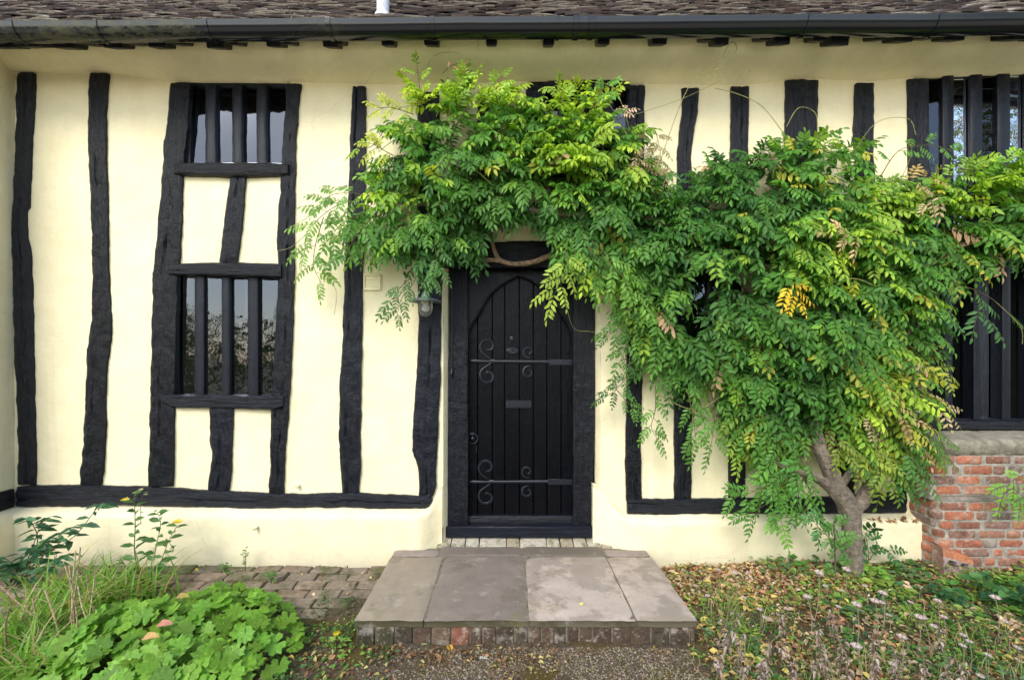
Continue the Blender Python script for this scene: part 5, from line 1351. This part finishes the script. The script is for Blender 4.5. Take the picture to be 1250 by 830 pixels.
# wisteria sucker in front of the trunk
sk = tag(empty('wisteria_sucker', G(1022, 735, 0.03)), 'thin young wisteria shoot with feathery leaves standing before the trunk', 'sapling')
save_stem, stem = stem, MB(); ss = Soup()
sprig([(1022, 735, -.47), (1020, 700, -.46), (1019, 665, -.45), (1018, 636, -.44)], 9, .12, (0.13, 0.3, 0.07), .007, 5, .35, (0.16, 0.10, 0.06), soup=ss)
sprig([(1019, 660, -.45), (1005, 650, -.46), (990, 632, -.46)], 5, .11, (0.10, 0.26, 0.08), .003, 5, soup=ss)
child(stem.build('stem', M['grey_bark'], sk), sk); child(ss.build('foliage', M['leaf'], sk), sk)
s2 = tag(empty('wisteria_sucker', G(1062, 705, 0.03)), 'drooping shoot of dark glossy leaves right of the trunk before the white plinth', 'sapling')
stem = MB(); ss = Soup()
sprig([(1056, 706, -.16), (1060, 680, -.18), (1058, 660, -.18), (1056, 650, -.18)], 6, .15, (0.05, 0.15, 0.05), .004, 4, .2, soup=ss, lw=.48)
sprig([(1056, 690, -.18), (1075, 668, -.2), (1092, 680, -.2)], 4, .12, (0.06, 0.17, 0.05), .003, 4, .3, soup=ss, lw=.45)
child(stem.build('stem', M['grey_bark'], s2), s2); child(ss.build('foliage', M['leaf'], s2), s2); stem = save_stem
# leafy herb at the lower right, in front of the brick wall
st_ = []; p0 = Vector(G(1228, 742, 0.03))
for k in range(12):
    a_ = random.uniform(0, 2*PI); d_ = Vector((math.cos(a_)*0.22, math.sin(a_)*0.16, random.uniform(.10, .2))); st_.append(([p0, p0+d_*0.5+Vector((0, 0, .03)), p0+d_], .0025, 6, .10, .6, .3))
herb('broad_leaved_weed', 'dark green broad leaved weed before the brick wall at far right', 'weed', p0, st_, {'col': [(0.03, 0.10, 0.035), (0.05, 0.15, 0.04), (0.08, 0.2, 0.05)], 'droop': .2})
st_ = []; p0 = Vector(G(1155, 738, 0.03))
for k in range(9):
    a_ = random.uniform(0, 2*PI); d_ = Vector((math.cos(a_)*0.10, math.sin(a_)*0.08, random.uniform(.06, .13))); st_.append(([p0, p0+d_*0.5+Vector((0, 0, .03)), p0+d_], .002, 5, .06, .6, .3))
herb('broad_leaved_weed', 'small dark weed just in front of the broken clay block', 'weed', p0, st_, {'col': [(0.03, 0.10, 0.035), (0.05, 0.15, 0.05)], 'droop': .2})

# ---- uncountable ground cover and litter
def on_ground(px, py):
    out = []
    for a_, b_ in zip(px, py):
        p = G(a_, b_, 0.03); p = G(a_, b_, gz(p.x, p.y)); out.append((p.x, p.y, gz(p.x, p.y)))
    return np.array(out)
def in_step(P): return (P[:, 0] > -0.9) & (P[:, 0] < 1.09) & (P[:, 1] > -1.05)
def scatter_world(n, x0, x1, y0, y1, seed, patch=None, thr=0.0):
    r = np.random.default_rng(seed); out = []
    while len(out) < n:
        x, y = r.uniform(x0, x1), r.uniform(y0, y1)
        if patch and fr(x*patch, y*patch, seed) < thr + r.normal(0, .12): continue
        out.append((x, y, gz(x, y)))
    P = np.array(out); return P[~in_step(P)]
gcov = Soup()
P = scatter_world(6500, 1.0, 4.4, -2.3, -0.14, 21, 2.6, -.15); n = len(P)
P[:, 2] += 0.01+0.05*rng.random(n)**1.5
Cg = np.array([(0.09, 0.22, 0.05), (0.14, 0.29, 0.06), (0.24, 0.40, 0.08), (0.07, 0.16, 0.05), (0.36, 0.40, 0.10)])[rng.integers(0, 5, n)]*(0.7+0.6*rng.random((n, 1)))
blades(gcov, P, np.stack([rng.normal(0, 1, n), rng.normal(0, 1, n), 0.35+0*P[:, 0]], 1), np.stack([rng.normal(0, .3, n), -.2+rng.normal(0, .3, n), np.ones(n)], 1), 0.012+0.022*rng.random(n), (0.006+0.012*rng.random(n)), Cg, .1, .2)
grass_blades(gcov, 2.6, -1.2, 2600, 1.8, 0.9, 0.03, 0.10, 0.004, [(0.14, 0.26, 0.06), (0.22, 0.3, 0.09), (0.38, 0.33, 0.17)], 0.8, 0.02)
P = scatter_world(900, -1.3, -0.6, -1.6, -0.55, 22, 3.0, 0.05); n = len(P); P[:, 2] += 0.008+0.02*rng.random(n)
if n: blades(gcov, P, np.stack([rng.normal(0, 1, n), rng.normal(0, 1, n), 0.5+0*P[:, 0]], 1), np.stack([rng.normal(0, .3, n), rng.normal(0, .3, n), np.ones(n)], 1), 0.012+0.018*rng.random(n), 0.007+0.01*rng.random(n), np.tile(np.array([0.07, 0.15, 0.04]), (n, 1))*(0.6+0.8*rng.random((n, 1))), .1, .2)
P = scatter_world(1500, -3.8, -0.9, -1.0, -0.1, 23, 3.0, 0.1); n = len(P); P[:, 2] += 0.006+0.012*rng.random(n)
blades(gcov, P, np.stack([rng.normal(0, 1, n), rng.normal(0, 1, n), 0.6+0*P[:, 0]], 1), np.stack([rng.normal(0, .3, n), rng.normal(0, .3, n), np.ones(n)], 1), 0.008+0.012*rng.random(n), 0.004+0.006*rng.random(n), np.tile(np.array([0.075, 0.12, 0.025]), (n, 1))*(0.6+0.8*rng.random((n, 1))), .1, .2)
def cluster(ncl, per, x0, x1, y0, y1, sd, l0, l1, ratio, pal, up, seed):
    r = np.random.default_rng(seed)
    for c_ in range(ncl):
        cx_, cy_ = r.uniform(x0, x1), r.uniform(y0, y1); k = int(per*r.uniform(.5, 1.5)); rad = sd*r.uniform(.5, 1.4)
        P = np.stack([cx_+rad*r.normal(0, 1, k), cy_+rad*0.8*r.normal(0, 1, k), np.zeros(k)], 1); P = P[(P[:, 1] < -0.12) & ~in_step(P)]; k = len(P)
        if not k: continue
        P[:, 2] = [gz(a, b) for a, b, _ in P]; hh = up*np.exp(-((P[:, 0]-cx_)**2+(P[:, 1]-cy_)**2)/(rad*rad*1.5)); P[:, 2] += 0.008+hh*r.random(k)
        base = np.array(pal[r.integers(0, len(pal))]); l_ = (l0+(l1-l0)*r.random(k))*r.uniform(.7, 1.2); az = np.arctan2(P[:, 1]-cy_, P[:, 0]-cx_)+r.normal(0, .6, k)
        blades(gcov, P, np.stack([np.cos(az), np.sin(az), 0.25+0.3*r.random(k)], 1), np.stack([r.normal(0, .3, k), -.25+r.normal(0, .3, k), np.ones(k)], 1), l_, l_*ratio, base*(0.7+0.6*r.random((k, 1))), .1, .25)
GREENS = [(0.06, 0.17, 0.04), (0.10, 0.25, 0.05), (0.20, 0.36, 0.06), (0.05, 0.13, 0.05), (0.27, 0.36, 0.07), (0.15, 0.24, 0.10)]
cluster(46, 36, 1.9, 4.2, -0.95, -0.18, .10, .03, .065, .55, GREENS, .09, 61)
cluster(70, 40, 1.15, 3.6, -1.9, -0.6, .08, .018, .045, .5, GREENS, .06, 62)
cluster(26, 30, 1.12, 1.6, -1.5, -0.3, .06, .012, .03, .55, GREENS, .04, 63)
cluster(14, 36, -1.3, -0.8, -1.5, -0.8, .07, .012, .03, .5, GREENS[:4], .03, 64)
for k in range(60):
    grass_blades(gcov, random.uniform(1.2, 3.8), random.uniform(-1.9, -0.5), 22, 0.07, 0.05, 0.05, 0.16, 0.004, [(0.16, 0.30, 0.06), (0.25, 0.34, 0.09), (0.42, 0.36, 0.18)], 0.9, 0.02)
tag(gcov.build('ground_cover', M['leaf']), 'low green weeds and moss covering the soil', 'ground cover', kind='stuff')

lit = Soup()
def litter(P, ln0, ln1, palette, flat=0.35):
    n = len(P); C = np.array(palette)[rng.integers(0, len(palette), n)]*(0.7+0.6*rng.random((n, 1)))
    l_ = ln0+(ln1-ln0)*rng.random(n); P = P.copy(); P[:, 2] += 0.004+0.014*rng.random(n)
    blades(lit, P, np.stack([rng.normal(0, 1, n), rng.normal(0, 1, n), rng.normal(0.12, .25, n)], 1), np.stack([rng.normal(0, flat, n), rng.normal(-.15, flat, n), np.ones(n)], 1), l_, l_*(0.42+0.25*rng.random(n)), C, .22, .25)
BR = [(0.42, 0.21, 0.11), (0.52, 0.32, 0.18), (0.34, 0.16, 0.08), (0.60, 0.43, 0.26), (0.24, 0.12, 0.07), (0.62, 0.50, 0.15), (0.55, 0.42, 0.30)]
P = scatter_world(2100, 1.1, 2.35, -0.62, -0.12, 31); litter(P, .016, .038, BR)
P = scatter_world(4600, 1.05, 4.3, -2.2, -0.12, 32, 3.4, -.12); litter(P, .012, .038, BR)
P = scatter_world(500, 2.9, 4.2, -0.7, -0.26, 33); litter(P, .018, .042, BR)
P = scatter_world(900, -1.35, 1.5, -1.75, -0.95, 34, 2.2, 0.0); litter(P, .012, .035, [(0.2, 0.1, 0.06), (0.32, 0.18, 0.09), (0.5, 0.42, 0.16), (0.12, 0.07, 0.045)])
P = scatter_world(260, -3.4, -0.9, -1.5, -0.12, 35); litter(P, .015, .04, BR)
for k in range(70):
    x, y = random.uniform(1.15, 4.0), random.uniform(-1.9, -0.2); m_ = random.randint(8, 40); rd = random.uniform(.04, .14)
    P = np.stack([x+rd*rng.normal(0, 1, m_), y+rd*.7*rng.normal(0, 1, m_), np.zeros(m_)], 1); P = P[(P[:, 1] < -0.12) & ~in_step(P)]
    if len(P): P[:, 2] = [gz(a, b)+0.012 for a, b, _ in P]; litter(P, .02, .055, random.choice([BR, BR[:3], [(0.58, 0.48, 0.14), (0.5, 0.36, 0.14)], [(0.6, 0.45, 0.3), (0.5, 0.36, 0.24)]]))
for k in range(26):
    x, y = random.uniform(-0.8, 1.0), -1.04-abs(random.gauss(0, .05)); m_ = random.randint(4, 12)
    P = np.stack([x+.05*rng.normal(0, 1, m_), y-0.03*abs(rng.normal(0, 1, m_)), np.zeros(m_)], 1); P[:, 2] = [gz(a, b)+0.004 for a, b, _ in P]; litter(P, .01, .03, [(0.2, 0.1, 0.06), (0.32, 0.2, 0.1), (0.14, 0.09, 0.05)])
# leaves caught on the right-hand plinth ledge
nL = 90; xl = rng.uniform(X(1050), X(1112), nL); P = np.stack([xl, rng.uniform(-0.10, -0.02, nL), np.full(nL, Z(629)-0.02)], 1); litter(P, .025, .045, BR[:5], .6)
tag(lit.build('leaf_litter', M['dryleaf']), 'brown and yellow fallen leaves lying over the soil and ledge', 'leaf litter', kind='stuff')

# gravel
peb = Soup(); ph = (1+5**.5)/2
oct_v = np.array([(1, 0, 0), (-1, 0, 0), (0, 1, 0), (0, -1, 0), (0, 0, 1), (0, 0, -1)], float); oct_f = [(0, 2, 4), (2, 1, 4), (1, 3, 4), (3, 0, 4), (2, 0, 5), (1, 2, 5), (3, 1, 5), (0, 3, 5)]
def pebbles(P, s0, s1, pal):
    n = len(P); s = s0+(s1-s0)*rng.random(n)**2; sc = (0.7+0.6*rng.random((n, 1, 3)))*s[:, None, None]; sc[:, :, 2] *= .65
    a_ = rng.random(n)*2*PI; c, s_ = np.cos(a_), np.sin(a_); V = oct_v[None]*sc*(0.8+0.4*rng.random((n, 6, 1)))
    V = np.stack([V[:, :, 0]*c[:, None]-V[:, :, 1]*s_[:, None], V[:, :, 0]*s_[:, None]+V[:, :, 1]*c[:, None], V[:, :, 2]], 2)+P[:, None]
    peb.add(V, oct_f, np.array(pal)[rng.integers(0, len(pal), n)]*(0.7+0.6*rng.random((n, 1))))
GP = [(0.26, 0.21, 0.155), (0.20, 0.16, 0.115), (0.32, 0.27, 0.20), (0.14, 0.105, 0.075), (0.24, 0.18, 0.12), (0.29, 0.25, 0.2), (0.20, 0.17, 0.06)]
P = scatter_world(11000, -0.8, 1.0, -1.75, -1.04, 41, 2.2, -.15); pebbles(P, .003, .008, GP)
P = scatter_world(1500, -1.4, 1.4, -1.75, -1.02, 42); pebbles(P, .003, .010, GP)
P = scatter_world(500, -1.3, 3.8, -1.75, -0.3, 43); pebbles(P, .004, .012, GP)
M['pebble'] = m_attr('gravel_stone', 0.85, 120, (0.7, 1.2), 0.3, 0.003)
tag(peb.build('gravel', M['pebble'], smooth=False), 'fine brown gravel on the ground before the step', 'gravel', kind='stuff')

# individually visible yellow leaves in front of the step
for px, py, an, c_, lab in ((549, 790, 2.0, (0.68, 0.40, 0.05), 'orange yellow leaf on the soil before the step, left of the centre'), (585, 791, 0.1, (0.62, 0.46, 0.2), 'pale tan leaf lying flat just before the brick riser'), (627, 793, 1.8, (0.66, 0.56, 0.16), 'pale yellow leaf standing almost upright before the step centre'),
                       (762, 790, 0.1, (0.66, 0.52, 0.14), 'broad yellow leaf on the gravel before the right half of the step'), (809, 787, 0.6, (0.62, 0.50, 0.25), 'pale yellow leaf on gravel by the right corner of the step'), (518, 789, 0.2, (0.28, 0.36, 0.16), 'greyish green leaf on soil by the left corner of the step'), (411, 773, 1.5, (0.78, 0.58, 0.04), 'bright yellow leaf on the soil left of the step'), (405, 781, 0.1, (0.6, 0.5, 0.2), 'pale yellow leaf lying left of the step beside the bright yellow one'),
                       (590, 805, 0.1, (0.42, 0.47, 0.45), 'grey stone chip like leaf on the gravel before the step'), (710, 737, 0.3, (0.72, 0.66, 0.2), 'tiny pale yellow leaf lying on the pinkish slab'), (936, 688, 0.1, (0.72, 0.62, 0.05), 'bright yellow leaf against the foot of the right plinth'), (274, 701, 0.4, (0.66, 0.5, 0.2), 'single tan leaf on the brick path near the plinth'),
                       (320, 703, 2.6, (0.30, 0.20, 0.15), 'curled brown leaf on the path bricks')):
    s_ = Soup(); zz = H+0.004 if py == 737 else 0.018; p = Vector(G(px, py, zz)); l_ = 0.03 if py == 737 else 0.062
    d_ = Vector((math.cos(an), math.sin(an), 0.12)); blades(s_, np.array([tuple(p-d_*l_*0.5)]), np.array([tuple(d_)]), np.array([[0.1, -0.45, 1]]), np.array([l_]), np.array([l_*.55]), np.array([c_]), .12, .05, (.3, .7, .85))
    tag(s_.build('fallen_leaf', M['dryleaf']), lab.replace('grey stone chip like leaf', 'greyish faded leaf'), 'leaf', 'fallen leaves lying singly')

# ---- seed heads and withered stalks, right foreground
def make_seedhead(h):
    t = empty('seed_head'); s_ = MB(); s_.cur = (0.36, 0.28, 0.19)
    s_.tube(smooth_path([(0, 0, 0), (0.012, 0, h*0.5), (0, 0, h)], 6), [0.0022]*13, 5); s_.build('stem', M['grey_bark'], t)
    hd = MB(); hd.cur = (0.62, 0.50, 0.44)
    hd.lathe([(0.0001, 0.010), (0.008, 0.0095), (0.014, 0.006), (0.019, 0.002), (0.017, -0.002), (0.006, -0.006), (0.0022, -0.014)], (0, 0, h), 14)
    hd.v = [(x*(1+0.14*math.sin(i*2.7)), y*(1+0.14*math.sin(i*1.9)), z+0.002*math.sin(i*3.1)) for i, (x, y, z) in enumerate(hd.v)]
    hd.build('flower_head', M['grey_bark'], t); return t
def copy_thing(r, loc, rot, sc):
    c_ = r.copy(); COL.objects.link(c_); c_.location = loc; c_.rotation_euler = rot; c_.scale = (sc, sc, sc)
    for ch in r.children:
        k = ch.copy(); COL.objects.link(k); k.parent = c_
    return c_
HEADS = [(878, 696, 28), (896, 698, 36), (914, 699, 20), (865, 728, 30), (908, 729, 30), (927, 743, 28), (997, 697, 62), (1031, 693, 46), (989, 730, 46), (1045, 737, 55), (1025, 741, 30), (1047, 789, 60), (1080, 725, 50), (1068, 733, 50), (1078, 736, 38), (1086, 751, 22), (1147, 734, 40), (1119, 750, 48), (1130, 756, 46), (1137, 762, 40), (1156, 755, 40), (1217, 730, 52), (1103, 778, 52), (1176, 775, 36), (1186, 784, 34), (1176, 788, 36), (1206, 799, 34), (1195, 823, 30), (1091, 811, 36), (1058, 716, 30), (850, 715, 18), (933, 752, 20), (1008, 715, 26), (1230, 760, 36), (1242, 790, 36), (960, 742, 24), (1112, 735, 26), (875, 812, 30)]
proto = make_seedhead(0.2); first = True
def zone(px, py):
    if px < 960: return 'beside the right end of the step'
    if px < 1110: return 'in front of the wisteria trunk'
    return 'in front of the brick wall'
for px, py, ln in HEADS:
    base = Vector(G(px + random.uniform(-6, 6), py+ln, 0.03)); hd = W(px, py, base.y); h = max(0.06, hd.z-0.02); dx = hd.x-base.x
    o = proto if first else copy_thing(proto, base, (0, 0, 0), 1); first = False
    o.location = (base.x, base.y, 0.02); o.scale = (1+0.25*random.uniform(-1, 1),)*3; o.scale = (1.0, 1.0, 1.0)
    k = math.hypot(h, dx)/0.2; o.scale = (min(1.25, max(0.85, k)), min(1.25, max(0.85, k)), k); o.rotation_euler = (random.uniform(-.1, .1), math.atan2(dx, h), random.uniform(-.2, .2))
    tag(o, 'thin stalk with a pale flat seed head standing ' + zone(px, py), 'seed head', 'pale seed heads in the right flower bed')
for pr in ():
    pass
def make_stalk(seed):
    r = np.random.default_rng(seed); t = empty('withered_stalk'); s_ = MB(); s_.cur = (0.30, 0.23, 0.18)
    s_.tube(smooth_path([(0, 0, 0), (0.01*r.normal(), 0, .15), (0.02*r.normal(), 0, .3)], 5), [0.0024]*11, 5); s_.build('stem', M['grey_bark'], t)
    b_ = Soup(); n = 30; z = 0.08+0.22*np.sort(r.random(n)); a_ = r.random(n)*2*PI
    P = np.stack([0.004*np.cos(a_), 0.004*np.sin(a_), z], 1); l_ = 0.020+0.020*r.random(n)
    C = np.array([(0.36, 0.29, 0.26), (0.24, 0.18, 0.16), (0.46, 0.38, 0.34), (0.28, 0.20, 0.15)])[r.integers(0, 4, n)]*(0.75+0.5*r.random((n, 1)))
    blades(b_, P, np.stack([np.cos(a_), np.sin(a_), -0.7+0.6*r.random(n)], 1), np.stack([np.cos(a_), np.sin(a_), 1+0*a_], 1)+r.normal(0, .3, (n, 3)), l_, l_*.45, C, .4, .45)
    b_.build('dried_bracts', M['dryleaf'], t); return t
protos = [make_stalk(s) for s in (1, 2, 3)]; used = [False]*3
STK = [(881, 740, 70), (898, 772, 64), (901, 800, 60), (934, 780, 64), (925, 800, 50), (957, 745, 36), (954, 764, 50), (1021, 745, 50), (1006, 760, 56), (992, 780, 56), (1008, 788, 52), (1024, 780, 50), (876, 775, 60), (1071, 774, 60), (1065, 806, 44), (1147, 795, 60), (1148, 760, 44), (1165, 800, 50), (1036, 800, 50), (888, 755, 50), (1092, 790, 50), (970, 800, 50), (1130, 800, 50)]
for i, (px, py, ln) in enumerate(STK):
    base = Vector(G(px, py+ln, 0.02)); tp = W(px, py, base.y); k = (tp.z-0.02)/0.3; j = i % 3
    if not used[j]: o = protos[j]; used[j] = True
    else: o = copy_thing(protos[j], base, (0, 0, 0), k)
    o.location = (base.x, base.y, 0.015); o.scale = (max(.8, k),)*2 + (max(.25, k),); o.rotation_euler = (random.uniform(-.15, .15), random.uniform(-.2, .2), random.uniform(0, 6))
    tag(o, 'withered stalk hung with papery mauve grey bracts ' + zone(px, py), 'dead stalk', 'withered stalks in the right flower bed')

# ================================================================== garden behind the camera (seen in the window glass)
def tree_crown(soup, c_, r_, n, cols_, ls=0.16):
    d = nrm(rng.normal(0, 1, (n, 3))); P = np.array(c_)+d*np.array(r_)*(0.45+0.6*rng.random((n, 1)))
    P[:, 2] = np.maximum(P[:, 2], 0.05)
    C = np.array(cols_)[rng.integers(0, len(cols_), n)]*(0.6+0.8*rng.random((n, 1)))
    l_ = ls*(0.6+0.8*rng.random(n)); blades(soup, P, rng.normal(0, 1, (n, 3)), d+rng.normal(0, .5, (n, 3)), l_, l_*.6, C)
hg = Soup()
for x in np.arange(-14, 26, 1.5): tree_crown(hg, (x, -12.5+0.6*rng.normal(), 1.3), (1.5, 1.0, 1.9+0.5*rng.random()), 900, [(0.05, 0.12, 0.03), (0.03, 0.08, 0.025), (0.10, 0.15, 0.05)])
tag(hg.build('garden_hedge', M['leaf']), 'tall garden hedge mirrored in the dark lower window panes', 'hedge')
for (x, y, h, r_, lab) in ((15.5, -11.5, 11.5, 3.6, 'loose leafy tree mirrored in the upper right window panes'), (21.5, -13.0, 13.0, 3.8, 'taller spreading tree mirrored at the edge of the upper right window')):
    t = tag(empty('garden_tree', (x, y, 0)), lab, 'tree'); mb = MB(); mb.cur = (0.12, 0.09, 0.065)
    mb.tube(smooth_path([(x, y, -0.05), (x+.1, y, h*.35), (x-.1, y+.1, h*.85)], 6), [0.26*(1-.07*i) for i in range(13)], 10, nzamp=.2)
    for k in range(9):
        a_ = k*2.4; z = h*(.35+.05*k); mb.tube(smooth_path([(x, y, z), (x+math.cos(a_)*r_*.4, y+math.sin(a_)*r_*.4, z+.7), (x+math.cos(a_)*r_*.8, y+math.sin(a_)*r_*.8, z+1.6)], 5), [0.06*(1-.08*i) for i in range(11)], 6)
    child(mb.build('trunk', M['grey_bark'], t), t); cr = Soup(); tree_crown(cr, (x, y, h*.62), (r_, r_, h*.42), 4200, [(0.09, 0.13, 0.04), (0.14, 0.13, 0.05), (0.2, 0.14, 0.05)], .2); child(cr.build('crown', M['leaf'], t), t)
